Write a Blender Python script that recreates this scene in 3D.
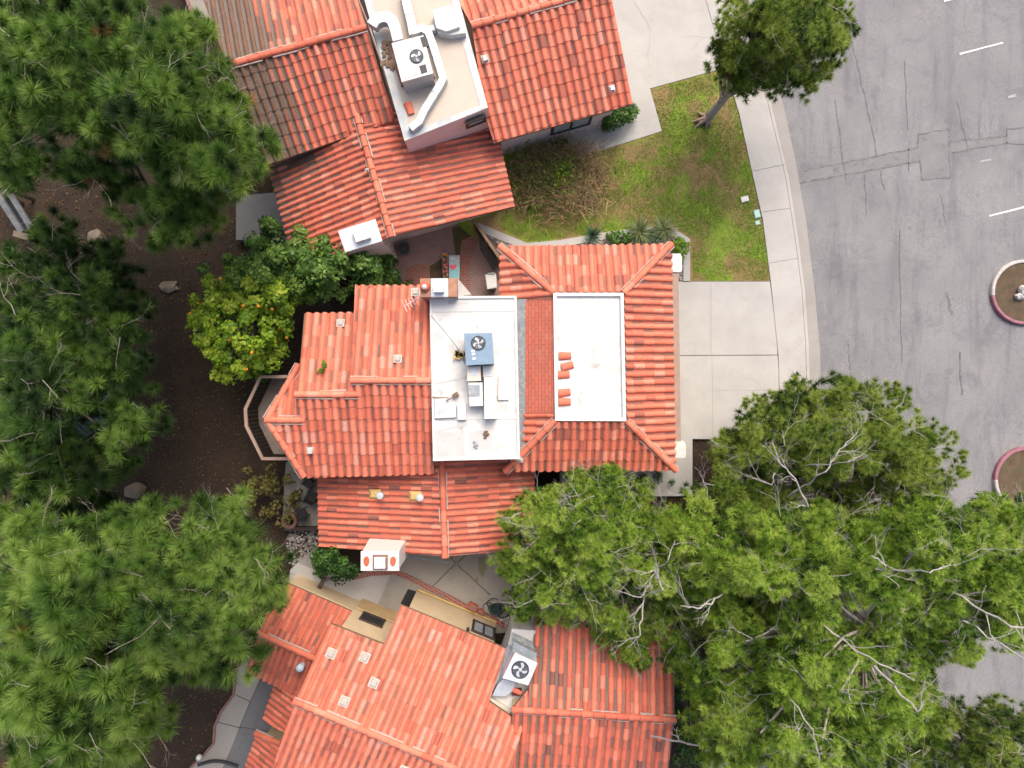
import bpy, bmesh, math, random
import numpy as np
from mathutils import Vector, Matrix, noise as mnoise
random.seed(7); rng = np.random.default_rng(7)
R = math.radians
scene = bpy.context.scene
for o in list(bpy.data.objects): bpy.data.objects.remove(o)

# ------------------------------------------------------------------ camera, sky, sun, exposure
H = 24.0; F = 24.0 / 36.0 * 1024.0
cam_d = bpy.data.cameras.new('camera'); cam_d.lens = 24.0; cam_d.sensor_width = 36.0
cam_d.clip_start = 0.1; cam_d.clip_end = 1000
cam = bpy.data.objects.new('camera', cam_d); scene.collection.objects.link(cam)
cam.location = (0, 0, H); cam.rotation_euler = (0, 0, 0)
scene.camera = cam
world = bpy.data.worlds.new('World'); scene.world = world; world.use_nodes = True
wn = world.node_tree.nodes; wl = world.node_tree.links
bg = wn['Background']; sky = wn.new('ShaderNodeTexSky'); sky.sky_type = 'NISHITA'; sky.sun_disc = False
SUN_EL, SUN_ROT = R(52), R(18)
sky.sun_elevation = SUN_EL; sky.sun_rotation = SUN_ROT
sky.air_density = 1.0; sky.dust_density = 8.0; sky.ozone_density = 0.5
bg.inputs['Strength'].default_value = 0.15
wl.new(sky.outputs['Color'], bg.inputs['Color'])
sun_d = bpy.data.lights.new('sun', 'SUN'); sun_d.energy = 0.95; sun_d.angle = R(35); sun_d.color = (1.0, 0.97, 0.93)
sun = bpy.data.objects.new('sun', sun_d); scene.collection.objects.link(sun)
sd = Vector((math.sin(SUN_ROT)*math.cos(SUN_EL), math.cos(SUN_ROT)*math.cos(SUN_EL), math.sin(SUN_EL)))
sun.rotation_euler = sd.to_track_quat('Z', 'Y').to_euler(); sun.location = sd*60
vs = scene.view_settings; vs.view_transform = 'Standard'; vs.look = 'None'; vs.gamma = 1; vs.use_curve_mapping = False
vs.exposure = 0.78

# ------------------------------------------------------------------ helpers
def at(px, py, z=0.0):
    k = (H - z) / F
    return Vector(((px-512)*k, (384-py)*k, z))
def tag(o, label=None, cat=None, group=None, kind=None):
    if label: o['label'] = label
    if cat: o['category'] = cat
    if group: o['group'] = group
    if kind: o['kind'] = kind
    return o
def thing(name, label, cat, loc=(0,0,0), group=None, rz=0):
    o = bpy.data.objects.new(name, None); scene.collection.objects.link(o)
    o.empty_display_size = .2; o.location = loc; o.rotation_euler = (0,0,rz)
    return tag(o, label, cat, group)
def copy_tree(o, parent=None):
    c = o.copy(); scene.collection.objects.link(c)
    if parent is not None: c.parent = parent
    for ch in list(o.children): copy_tree(ch, c)
    return c

class MB:
    """collects geometry for ONE mesh"""
    def __init__(s): s.v=[]; s.f=[]; s.m=[]; s.t=[]; s.d=[]
    def add(s, verts, faces, mi=0, tone=.5, dirt=0.):
        n=len(s.v); s.v.extend([tuple(p) for p in verts])
        if isinstance(tone,(int,float)): s.t.extend([tone]*len(verts))
        else: s.t.extend(tone)
        if isinstance(dirt,(int,float)): s.d.extend([dirt]*len(verts))
        else: s.d.extend(dirt)
        for f in faces: s.f.append([i+n for i in f]); s.m.append(mi)
        return s
    def prism(s, pts, z0, z1, mi=0, tone=.5, bottom=False):
        """pts: xy list; z0, z1 numbers or lists"""
        n=len(pts); a=sum(pts[i][0]*pts[(i+1)%n][1]-pts[(i+1)%n][0]*pts[i][1] for i in range(n))
        pts=list(pts)
        if a<0:
            pts.reverse()
            if not isinstance(z1,(int,float)): z1=list(z1)[::-1]
            if not isinstance(z0,(int,float)): z0=list(z0)[::-1]
        zz0=[z0]*n if isinstance(z0,(int,float)) else z0; zz1=[z1]*n if isinstance(z1,(int,float)) else z1
        vs_=[(p[0],p[1],zz0[i]) for i,p in enumerate(pts)]+[(p[0],p[1],zz1[i]) for i,p in enumerate(pts)]
        fs=[[i,(i+1)%n,n+(i+1)%n,n+i] for i in range(n)]+[list(range(n,2*n))]
        if bottom: fs.append(list(range(n-1,-1,-1)))
        return s.add(vs_,fs,mi,tone)
    def pp(s, pxs, z0, z1, mi=0, tone=.5):
        """prism from picture corners measured at its top height"""
        return s.prism([at(x,y,z1)[:2] for x,y in pxs], z0, z1, mi, tone)
    def box(s, c, size, rz=0, mi=0, tone=.5, bev=0.0):
        bm=bmesh.new(); bmesh.ops.create_cube(bm,size=1)
        for v in bm.verts: v.co=Vector((v.co.x*size[0],v.co.y*size[1],v.co.z*size[2]))
        if bev: bmesh.ops.bevel(bm,geom=list(bm.edges),offset=bev,segments=2,affect='EDGES',profile=.5)
        M=Matrix.Translation(c)@Matrix.Rotation(rz,4,'Z')
        bm.verts.index_update()
        s.add([M@v.co for v in bm.verts],[[v.index for v in f.verts] for f in bm.faces],mi,tone); bm.free(); return s
    def tube(s, pts, rad, n=6, mi=0, tone=.5, caps=True):
        pts=[Vector(p) for p in pts]; k=len(pts)
        rad=[rad]*k if isinstance(rad,(int,float)) else rad
        vs_=[]; up=None
        for i,p in enumerate(pts):
            t=(pts[min(i+1,k-1)]-pts[max(i-1,0)])
            if t.length<1e-6: t=Vector((0,0,1))
            t.normalize()
            if up is None: up=t.orthogonal().normalized()
            up=(up-t*up.dot(t)); up=up.normalized() if up.length>1e-5 else t.orthogonal().normalized()
            b=t.cross(up)
            for j in range(n):
                a=2*math.pi*j/n; vs_.append(p+(up*math.cos(a)+b*math.sin(a))*rad[i])
        fs=[[i*n+j,i*n+(j+1)%n,(i+1)*n+(j+1)%n,(i+1)*n+j] for i in range(k-1) for j in range(n)]
        if caps: fs+= [list(range(n-1,-1,-1)), list(range((k-1)*n,k*n))]
        return s.add(vs_,fs,mi,tone)
    def lathe(s, prof, c=(0,0,0), n=20, mi=0, tone=.5):
        c=Vector(c); vs_=[c+Vector((r*math.cos(2*math.pi*j/n),r*math.sin(2*math.pi*j/n),z)) for r,z in prof for j in range(n)]
        k=len(prof)
        fs=[[i*n+j,i*n+(j+1)%n,(i+1)*n+(j+1)%n,(i+1)*n+j] for i in range(k-1) for j in range(n)]
        fs.append(list(range((k-1)*n,k*n)))
        return s.add(vs_,fs,mi,tone)
    def blob(s, c, r, seed=0, amp=.25, sub=2, mi=0, tone=.5, fl=1.0):
        bm=bmesh.new(); bmesh.ops.create_icosphere(bm,subdivisions=sub,radius=1)
        for v in bm.verts:
            k=1+amp*mnoise.noise(v.co*1.3+Vector((seed*7.1,seed*3.3,seed)))
            v.co=Vector((v.co.x*r[0]*k,v.co.y*r[1]*k,v.co.z*r[2]*k*fl))
        bm.verts.index_update(); c=Vector(c)
        s.add([c+v.co for v in bm.verts],[[v.index for v in f.verts] for f in bm.faces],mi,tone); bm.free(); return s
    def build(s, name, mats, parent=None, local=False, smooth=False, bevel=0):
        me=bpy.data.meshes.new(name); me.from_pydata([tuple(v) for v in s.v],[],s.f)
        if not isinstance(mats,(list,tuple)): mats=[mats]
        for m in mats: me.materials.append(m)
        if len(mats)>1: me.polygons.foreach_set('material_index',s.m)
        a=me.attributes.new('tone','FLOAT','POINT'); a.data.foreach_set('value',np.array(s.t,dtype=np.float32))
        a=me.attributes.new('dirt','FLOAT','POINT'); a.data.foreach_set('value',np.array(s.d,dtype=np.float32))
        if smooth: me.polygons.foreach_set('use_smooth',[True]*len(me.polygons))
        me.update()
        return link(name,me,parent,local,bevel)
def link(name, me, parent=None, local=False, bevel=0):
    o=bpy.data.objects.new(name,me); scene.collection.objects.link(o)
    if parent is not None:
        o.parent=parent
        if not local and parent.type=='EMPTY': o.location=-Vector(parent.location)
    if bevel:
        b=o.modifiers.new('bevel','BEVEL'); b.width=bevel; b.segments=2; b.limit_method='ANGLE'
    return o

# ------------------------------------------------------------------ materials
def nodes(m):
    m.use_nodes=True; nt=m.node_tree; return nt, nt.nodes, nt.links, nt.nodes['Principled BSDF']
def ramp(nt, stops, fac):
    r=nt.nodes.new('ShaderNodeValToRGB'); e=r.color_ramp.elements
    while len(e)<len(stops): e.new(.5)
    for i,(p,c) in enumerate(stops): e[i].position=p; e[i].color=(*c,1)
    nt.links.new(fac,r.inputs[0]); return r.outputs[0]
def noise_n(nt, scale, detail=4, rough=.55, vec=None, dist=0):
    n=nt.nodes.new('ShaderNodeTexNoise'); n.inputs['Scale'].default_value=scale; n.inputs['Detail'].default_value=detail
    n.inputs['Roughness'].default_value=rough; n.inputs['Distortion'].default_value=dist
    if vec is None:
        g=nt.nodes.new('ShaderNodeNewGeometry'); vec=g.outputs['Position']
    nt.links.new(vec,n.inputs['Vector']); return n.outputs['Fac']
def mixc(nt, fac, a, b, mode='MIX'):
    m=nt.nodes.new('ShaderNodeMix'); m.data_type='RGBA'; m.blend_type=mode
    for k,v in ((0,fac),(6,a),(7,b)):
        if isinstance(v,(int,float)): m.inputs[k].default_value=v
        elif isinstance(v,tuple): m.inputs[k].default_value=(*v,1)
        else: nt.links.new(v,m.inputs[k])
    return m.outputs[2]
def mathn(nt, op, a, b=None, clamp=False):
    m=nt.nodes.new('ShaderNodeMath'); m.operation=op; m.use_clamp=clamp
    for k,v in ((0,a),(1,b)):
        if v is None: continue
        if isinstance(v,(int,float)): m.inputs[k].default_value=v
        else: nt.links.new(v,m.inputs[k])
    return m.outputs[0]
def maprange(nt, v, a, b, c=0., d=1.):
    m=nt.nodes.new('ShaderNodeMapRange'); m.inputs[1].default_value=a; m.inputs[2].default_value=b; m.inputs[3].default_value=c; m.inputs[4].default_value=d
    nt.links.new(v,m.inputs[0]); return m.outputs[0]
def attr(nt,name):
    a=nt.nodes.new('ShaderNodeAttribute'); a.attribute_name=name; return a.outputs['Fac']
def bump(nt,b,h,strength=.3,dist=.02):
    n=nt.nodes.new('ShaderNodeBump'); n.inputs['Strength'].default_value=strength; n.inputs['Distance'].default_value=dist
    nt.links.new(h,n.inputs['Height']); nt.links.new(n.outputs[0],b.inputs['Normal'])
def pm(name, c1, c2=None, scale=3., rough=.8, metal=0., fine=60., bumpy=.2, spots=None, lo=.3, hi=.7):
    m=bpy.data.materials.new(name); nt,N,L,b=nodes(m)
    c2=c2 or tuple(x*.8 for x in c1)
    col=ramp(nt,[(lo,c2),(hi,c1)],noise_n(nt,scale,6,.6))
    f=noise_n(nt,fine,3,.6); col=mixc(nt,maprange(nt,f,.3,.7,0,.22),col,tuple(x*.6 for x in c2))
    if spots:
        sc,colr,lo2,hi2=spots; col=mixc(nt,maprange(nt,noise_n(nt,sc,5,.65,dist=.4),lo2,hi2),col,colr)
    L.new(col,b.inputs['Base Color']); b.inputs['Roughness'].default_value=rough; b.inputs['Metallic'].default_value=metal
    if bumpy: bump(nt,b,f,bumpy,.01)
    return m
def tile_mat(name, shift=0., gray=.0, dirtcol=(.075,.044,.028)):
    """fired clay: every tile has its own tone; dirt = needle litter and lichen"""
    m=bpy.data.materials.new(name); nt,N,L,b=nodes(m)
    t=attr(nt,'tone')
    col=ramp(nt,[(0.,(.17,.066,.054)),(.14,(.34,.090,.058)),(.35,(.52,.116,.066)),(.6,(.62,.170,.100)),(.82,(.67,.225,.145)),(.94,(.58,.25,.19)),(1.,(.42,.35,.31))],mathn(nt,'ADD',t,shift,True))
    n0=noise_n(nt,.8,6,.7,dist=.5); col=mixc(nt,maprange(nt,n0,.5,.72,0,.38),col,(.36,.095,.055)); n1=noise_n(nt,9,5,.65); col=mixc(nt,maprange(nt,n1,.5,.78,0,.55),col,(.27,.085,.06))
    n2=noise_n(nt,38,4,.7); col=mixc(nt,maprange(nt,n2,.58,.78,0,.6),col,(.50,.34,.26) if not gray else (.36,.31,.27))
    d=attr(nt,'dirt'); nd=noise_n(nt,30,4,.7)
    fac=mathn(nt,'MULTIPLY',d,maprange(nt,nd,.25,.55,.35,1.6),True)
    col=mixc(nt,fac,col,mixc(nt,noise_n(nt,70,3),dirtcol,tuple(x*1.7 for x in dirtcol)))
    L.new(col,b.inputs['Base Color']); b.inputs['Roughness'].default_value=.78
    bump(nt,b,n2,.2,.01); return m
def leaf_mat(name, stops, trans=.3, rough=.55):
    m=bpy.data.materials.new(name); nt,N,L,b=nodes(m)
    col=ramp(nt,stops,attr(nt,'tone')); col=mixc(nt,maprange(nt,noise_n(nt,1.3,3),.35,.7,0,.35),col,stops[0][1])
    L.new(col,b.inputs['Base Color']); b.inputs['Roughness'].default_value=rough; b.inputs['Specular IOR Level'].default_value=.25
    tr=N.new('ShaderNodeBsdfTranslucent'); L.new(col,tr.inputs['Color']); mx=N.new('ShaderNodeMixShader'); mx.inputs[0].default_value=trans
    L.new(b.outputs[0],mx.inputs[1]); L.new(tr.outputs[0],mx.inputs[2]); L.new(mx.outputs[0],N['Material Output'].inputs['Surface'])
    return m
def concrete(name, c, stain=.5):
    m=bpy.data.materials.new(name); nt,N,L,b=nodes(m)
    c2=tuple(x*.84 for x in c); c3=(c[0]*.62,c[1]*.57,c[2]*.5)
    col=ramp(nt,[(.3,c2),(.7,c)],noise_n(nt,.9,6,.65))
    col=mixc(nt,maprange(nt,noise_n(nt,.55,7,.7,dist=.6),.54,.74,0,stain),col,c3)
    col=mixc(nt,maprange(nt,noise_n(nt,4,5,.7),.58,.75,0,.3),col,c3)
    f=noise_n(nt,90,2,.6); col=mixc(nt,maprange(nt,f,.3,.7,0,.13),col,(.1,.09,.08))
    L.new(col,b.inputs['Base Color']); b.inputs['Roughness'].default_value=.85; bump(nt,b,f,.15,.005); return m

M={}
M['tile_b']=tile_mat('clay_tile_bright',.0)
M['tile_a']=tile_mat('clay_tile_weathered',-.02,gray=1)
M['tile_c']=tile_mat('clay_tile_salmon',.06)
M['tile_low']=tile_mat('clay_tile_deep_orange',-.12)
M['pan']=tile_mat('clay_pan_tile',-.24,gray=1,dirtcol=(.095,.075,.064))
M['mortar']=pm('mortar',(.48,.40,.36),(.32,.25,.22),20)
M['flat_tile']=None
M['white_roof']=pm('white_roof_coating',(.60,.60,.59),(.47,.465,.455),1.6,.7,spots=(2.6,(.27,.245,.215),.58,.78),bumpy=.1,lo=.36,hi=.56)
M['tan_roof']=pm('tan_roof_coating',(.52,.45,.38),(.44,.38,.32),.9,.85,spots=(1.6,(.27,.24,.21),.68,.8),bumpy=.1)
M['flash']=pm('grey_flashing',(.33,.38,.42),(.22,.24,.26),5,.5,.3,spots=(9,(.5,.47,.42),.55,.7))
M['white']=pm('white_paint',(.64,.63,.61),(.55,.54,.52),4,.6,bumpy=.05)
M['vent_white']=pm('worn_vent_paint',(.50,.47,.43),(.38,.35,.32),12,.7,spots=(14,(.3,.2,.15),.55,.75))
M['metal']=pm('galvanised_sheet',(.52,.56,.60),(.42,.46,.50),4,.45,.25,bumpy=.05)
M['ac_blue']=pm('blue_grey_casing',(.20,.29,.39),(.16,.24,.33),5,.5,.1,bumpy=.05)
M['ac_white']=pm('pale_casing',(.62,.63,.68),(.55,.56,.60),5,.5,.1,bumpy=.05)
M['ac_tan']=pm('warm_grey_casing',(.55,.52,.50),(.47,.45,.43),5,.5,.1,bumpy=.05)
M['well']=pm('dark_blue_fan_well',(.045,.055,.075),(.03,.036,.05),8,.6,bumpy=0)
M['black']=pm('black_metal',(.018,.018,.022),(.012,.012,.014),8,.5,bumpy=0)
M['blade']=pm('pale_fan_blade',(.72,.74,.78),(.6,.62,.66),8,.35,.2,bumpy=0)
M['stucco_pink']=pm('pink_white_stucco',(.66,.54,.52),(.58,.46,.44),2,.9,spots=(1.2,(.40,.33,.3),.62,.8))
M['stucco_tan']=pm('tan_stucco',(.56,.44,.29),(.48,.37,.24),2,.9,spots=(1.2,(.33,.25,.16),.62,.8))
M['stucco_cream']=pm('cream_stucco',(.62,.57,.49),(.54,.49,.42),2,.9)
M['wood']=pm('weathered_wood',(.22,.135,.085),(.13,.08,.05),6,.8)
M['rail']=pm('tan_painted_rail',(.36,.25,.20),(.28,.19,.15),6,.7)
M['dark_wood']=pm('dark_brown_frame',(.045,.03,.025),(.03,.02,.018),6,.6)
M['terracotta']=pm('terracotta',(.52,.13,.06),(.36,.085,.045),9,.8)
M['pane']=pm('window_glass',(.34,.38,.42),(.22,.25,.29),2,.12,bumpy=0)
M['concrete']=concrete('light_concrete',(.415,.405,.388),.5)
M['concrete_b']=concrete('patio_concrete',(.30,.28,.25),.75)
M['concrete_d']=concrete('grey_patio_concrete',(.15,.15,.155),.8)
M['joint']=pm('dark_joint',(.09,.08,.07),(.06,.055,.05),10,.9)
M['moss']=pm('moss_joint',(.13,.135,.06),(.09,.09,.045),10,.9)
M['tar']=pm('tar_seal',(.085,.085,.092),(.165,.165,.17),6,.7,lo=.35,hi=.6)
M['paint']=pm('road_paint_white',(.66,.66,.65),(.5,.5,.49),14,.7,spots=(20,(.27,.27,.27),.54,.66))
M['bark']=pm('grey_brown_bark',(.19,.155,.13),(.10,.075,.06),12,.9,bumpy=.5)
M['silver_bark']=pm('silver_bark',(.46,.43,.43),(.29,.265,.26),10,.9,bumpy=.3)
M['pale_bark']=pm('pale_bark',(.42,.38,.35),(.26,.22,.19),10,.9,bumpy=.4)
M['twig']=pm('dry_brown_twig',(.24,.16,.10),(.15,.10,.065),12,.9)
M['rock']=pm('field_stone',(.20,.16,.115),(.11,.09,.065),3,.9,bumpy=.5)
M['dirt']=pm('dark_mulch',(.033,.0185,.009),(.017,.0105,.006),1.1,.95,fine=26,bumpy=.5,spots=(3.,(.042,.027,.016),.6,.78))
M['bed']=pm('planter_soil',(.12,.08,.048),(.065,.045,.027),4,.95,fine=30,bumpy=.5,spots=(5,(.06,.075,.03),.55,.7))
M['ring_white']=pm('worn_white_kerb',(.5,.48,.46),(.34,.32,.31),7,.7)
M['ring_pink']=pm('faded_red_kerb',(.34,.16,.20),(.22,.08,.11),6,.7)
M['curb_edge']=pm('reddish_edging',(.26,.13,.11),(.17,.09,.08),7,.8)
M['rubber']=pm('dark_green_hose',(.02,.05,.04),(.012,.03,.025),9,.45)
M['turq']=pm('turquoise_paint',(.20,.48,.52),(.14,.38,.42),6,.6)
M['heart']=pm('pink_paint',(.65,.10,.16),(.55,.08,.12),6,.6)
M['orange']=pm('orange_peel',(.78,.27,.02),(.68,.2,.01),8,.5)
M['yellow']=pm('yellow_flashing',(.56,.40,.16),(.44,.30,.11),8,.7)
M['yellow_tan']=pm('ochre_stucco',(.50,.36,.19),(.40,.28,.14),3,.9)
M['blue']=pm('blue_plastic',(.03,.14,.5),(.02,.1,.4),8,.5)
M['green_box']=pm('pale_green_lid',(.36,.60,.52),(.28,.5,.42),8,.6)
M['water']=pm('dark_pond_water',(.012,.022,.034),(.008,.014,.022),1,.08,bumpy=0)

def flat_tile_mat():
    m=bpy.data.materials.new('red_flat_shingle'); nt,N,L,b=nodes(m)
    g=N.new('ShaderNodeNewGeometry'); mp=N.new('ShaderNodeMapping'); mp.inputs['Rotation'].default_value=(0,0,R(90)); L.new(g.outputs['Position'],mp.inputs['Vector'])
    br=N.new('ShaderNodeTexBrick'); br.inputs['Scale'].default_value=1; br.inputs['Brick Width'].default_value=.24; br.inputs['Row Height'].default_value=.1
    br.inputs['Mortar Size'].default_value=.008; br.inputs['Color1'].default_value=(.47,.115,.07,1); br.inputs['Color2'].default_value=(.37,.10,.066,1); br.inputs['Mortar'].default_value=(.2,.07,.05,1)
    L.new(mp.outputs[0],br.inputs['Vector']); c=mixc(nt,maprange(nt,noise_n(nt,3,5,.7),.5,.75,0,.5),br.outputs['Color'],(.40,.18,.13))
    L.new(c,b.inputs['Base Color']); b.inputs['Roughness'].default_value=.85; bump(nt,b,br.outputs['Fac'],-.4,.01); return m
M['flat_tile']=flat_tile_mat()
def brick_mat(name,c1,c2,mort,rot,w=.22,h=.075):
    m=bpy.data.materials.new(name); nt,N,L,b=nodes(m)
    g=N.new('ShaderNodeNewGeometry'); mp=N.new('ShaderNodeMapping'); mp.inputs['Rotation'].default_value=(0,0,R(rot)); L.new(g.outputs['Position'],mp.inputs['Vector'])
    br=N.new('ShaderNodeTexBrick'); br.inputs['Scale'].default_value=1; br.inputs['Brick Width'].default_value=w; br.inputs['Row Height'].default_value=h
    br.inputs['Mortar Size'].default_value=.008; br.inputs['Color1'].default_value=(*c1,1); br.inputs['Color2'].default_value=(*c2,1); br.inputs['Mortar'].default_value=(*mort,1)
    L.new(mp.outputs[0],br.inputs['Vector']); c=mixc(nt,maprange(nt,noise_n(nt,2.2,5,.7),.45,.75,0,.6),br.outputs['Color'],tuple(x*.55 for x in mort))
    L.new(c,b.inputs['Base Color']); b.inputs['Roughness'].default_value=.85; bump(nt,b,br.outputs['Fac'],-.4,.01); return m
M['brick']=brick_mat('red_brick_paver',(.33,.10,.065),(.24,.085,.06),(.30,.24,.2),0)
M['brick_pink']=brick_mat('faded_pink_brick',(.30,.165,.145),(.24,.14,.125),(.30,.25,.23),14)
M['brick_edge']=brick_mat('brick_edging',(.28,.07,.05),(.19,.06,.05),(.34,.25,.22),30,.2,.09)

def asphalt():
    m=bpy.data.materials.new('faded_asphalt'); nt,N,L,b=nodes(m)
    col=ramp(nt,[(.3,(.160,.162,.172)),(.7,(.236,.237,.247))],noise_n(nt,.35,6,.6))
    g=N.new('ShaderNodeNewGeometry'); mp=N.new('ShaderNodeMapping'); mp.inputs['Rotation'].default_value=(0,0,R(-14)); mp.inputs['Scale'].default_value=(1.2,.16,1); L.new(g.outputs['Position'],mp.inputs['Vector'])
    s=noise_n(nt,1.6,6,.7,mp.outputs[0]); col=mixc(nt,maprange(nt,s,.50,.68,0,.7),col,(.105,.105,.122))
    col=mixc(nt,maprange(nt,noise_n(nt,.75,8,.75,dist=.8),.52,.68,0,.62),col,(.095,.097,.115))
    col=mixc(nt,maprange(nt,noise_n(nt,.5,5,.6,dist=.3),.55,.75,0,.4),col,(.27,.26,.25))
    vo=N.new('ShaderNodeTexVoronoi'); vo.feature='DISTANCE_TO_EDGE'; vo.inputs['Scale'].default_value=4.2; vo.inputs['Randomness'].default_value=1
    wv=noise_n(nt,3,3); mv=N.new('ShaderNodeVectorMath'); mv.operation='ADD'; L.new(g.outputs['Position'],mv.inputs[0])
    cb=N.new('ShaderNodeCombineXYZ'); L.new(mathn(nt,'MULTIPLY',wv,.35),cb.inputs[0]); L.new(mathn(nt,'MULTIPLY',noise_n(nt,2.3,3),.35),cb.inputs[1]); L.new(cb.outputs[0],mv.inputs[1]); L.new(mv.outputs[0],vo.inputs['Vector'])
    crack=maprange(nt,vo.outputs['Distance'],.0,.035,1,0)
    crack=mathn(nt,'MULTIPLY',crack,maprange(nt,noise_n(nt,.6,4),.40,.58,.12,.8))
    col=mixc(nt,crack,col,(.11,.11,.125))
    f=noise_n(nt,42,3,.8); col=mixc(nt,maprange(nt,f,.42,.62,0,.5),col,(.115,.115,.122)); g2=noise_n(nt,70,2,.7); col=mixc(nt,maprange(nt,g2,.56,.7,0,.4),col,(.36,.35,.345))
    L.new(col,b.inputs['Base Color']); b.inputs['Roughness'].default_value=.9; bump(nt,b,f,.3,.01); return m
M['asphalt']=asphalt()
def lawn_mat():
    m=bpy.data.materials.new('patchy_lawn'); nt,N,L,b=nodes(m)
    col=ramp(nt,[(.28,(.10,.18,.014)),(.5,(.19,.29,.025)),(.7,(.16,.22,.026))],noise_n(nt,2.6,6,.65))
    col=mixc(nt,maprange(nt,noise_n(nt,.75,6,.68,dist=.5),.42,.55,0,.95),col,(.27,.165,.085))
    col=mixc(nt,maprange(nt,noise_n(nt,24,4,.7),.45,.7,0,.5),col,(.05,.055,.014))
    L.new(col,b.inputs['Base Color']); b.inputs['Roughness'].default_value=.95; bump(nt,b,noise_n(nt,50,3),.6,.02); return m
M['lawn']=lawn_mat()
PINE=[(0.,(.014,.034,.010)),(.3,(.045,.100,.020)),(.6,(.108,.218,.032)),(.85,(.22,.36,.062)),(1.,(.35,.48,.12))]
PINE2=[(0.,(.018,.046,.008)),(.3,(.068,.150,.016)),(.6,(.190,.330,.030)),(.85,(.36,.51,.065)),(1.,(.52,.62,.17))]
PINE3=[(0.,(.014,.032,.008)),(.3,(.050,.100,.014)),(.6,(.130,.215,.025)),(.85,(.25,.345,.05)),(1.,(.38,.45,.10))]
CIT=[(0.,(.020,.050,.005)),(.4,(.10,.21,.012)),(.75,(.25,.38,.025)),(1.,(.42,.50,.05))]
DKL=[(0.,(.014,.036,.010)),(.4,(.045,.115,.018)),(.75,(.11,.22,.035)),(1.,(.22,.33,.06))]
M['pine']=leaf_mat('pine_needles',PINE,.38); M['pine_l']=leaf_mat('light_pine_needles',PINE2,.42); M['pine_d']=leaf_mat('olive_pine_needles',PINE3,.38)
M['citrus']=leaf_mat('citrus_leaves',CIT,.3,.4); M['leaf_d']=leaf_mat('dark_green_leaves',DKL,.3,.4)
M['olive']=leaf_mat('olive_yellow_leaves',[(0.,(.05,.045,.015)),(.5,(.13,.125,.03)),(1.,(.24,.19,.05))])
M['grass']=leaf_mat('grass_blades',[(0.,(.08,.11,.012)),(.4,(.15,.25,.02)),(.7,(.22,.32,.03)),(.85,(.28,.20,.09)),(1.,(.36,.26,.14))])
M['litter']=leaf_mat('dry_leaf_litter',[(0.,(.035,.022,.013)),(.6,(.11,.065,.03)),(1.,(.26,.17,.08))],.1,.8)
M['straw']=leaf_mat('dry_brush',[(0.,(.12,.08,.04)),(.5,(.34,.23,.12)),(1.,(.52,.38,.22))],.15,.8)
M['rust']=leaf_mat('dead_needle_brown',[(0.,(.07,.03,.012)),(.5,(.24,.10,.03)),(1.,(.42,.22,.09))],.2,.8)
M['spiky']=leaf_mat('striped_blades',[(0.,(.06,.10,.03)),(.5,(.20,.26,.10)),(1.,(.46,.48,.28))])
M['silver']=leaf_mat('blue_green_leaves',[(0.,(.03,.07,.04)),(.5,(.09,.17,.10)),(1.,(.2,.3,.2))])

# ------------------------------------------------------------------ roof builder
class Slope:
    def __init__(s,a,b,c):
        a=at(*a); b=at(*b); c=at(*c); n=(b-a).cross(c-a).normalized()
        if n.z<0: n=-n
        s.a=a; s.n=n; up=Vector((0,0,1)); s.v=(up-n*n.z).normalized(); s.u=s.v.cross(n)
    def P(s,px,py):
        d=Vector(((px-512)/F,(384-py)/F,-1)); o=Vector((0,0,H)); t=(s.a-o).dot(s.n)/d.dot(s.n); return o+d*t
    def z(s,x,y): return s.a.z-(s.n.x*(x-s.a.x)+s.n.y*(y-s.a.y))/s.n.z
    def uv(s,p): d=p-s.a; return (d.dot(s.u),d.dot(s.v))
    def W(s,u,v,w=0): return s.a+s.u*u+s.v*v+s.n*w
def convex_planes(poly):
    n=len(poly); cx=sum(p[0] for p in poly)/n; cy=sum(p[1] for p in poly)/n; out=[]
    for i in range(n):
        p,q=poly[i],poly[(i+1)%n]; nx,ny=q[1]-p[1],-(q[0]-p[0])
        if nx*(cx-p[0])+ny*(cy-p[1])>0: nx,ny=-nx,-ny
        l=math.hypot(nx,ny)
        if l>1e-6: out.append((p,(nx/l,ny/l)))
    return out
def inset(poly, ds):
    """poly: convex xy list, ds: inset per edge i->i+1"""
    n=len(poly); cx=sum(p[0] for p in poly)/n; cy=sum(p[1] for p in poly)/n; L=[]
    for i in range(n):
        p,q=poly[i],poly[(i+1)%n]; nx,ny=-(q[1]-p[1]),q[0]-p[0]; l=math.hypot(nx,ny); nx/=l; ny/=l
        if nx*(cx-p[0])+ny*(cy-p[1])<0: nx,ny=-nx,-ny
        d=ds[i] if not isinstance(ds,(int,float)) else ds
        L.append(((p[0]+nx*d,p[1]+ny*d),(q[0]-p[0],q[1]-p[1])))
    out=[]
    for i in range(n):
        (p,r),(q,t)=L[i-1],L[i]; den=r[0]*t[1]-r[1]*t[0]
        if abs(den)<1e-6: out.append(q); continue
        k=((q[0]-p[0])*t[1]-(q[1]-p[1])*t[0])/den; out.append((p[0]+r[0]*k,p[1]+r[1]*k))
    return out
def no_dirt(p): return 0.
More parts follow.
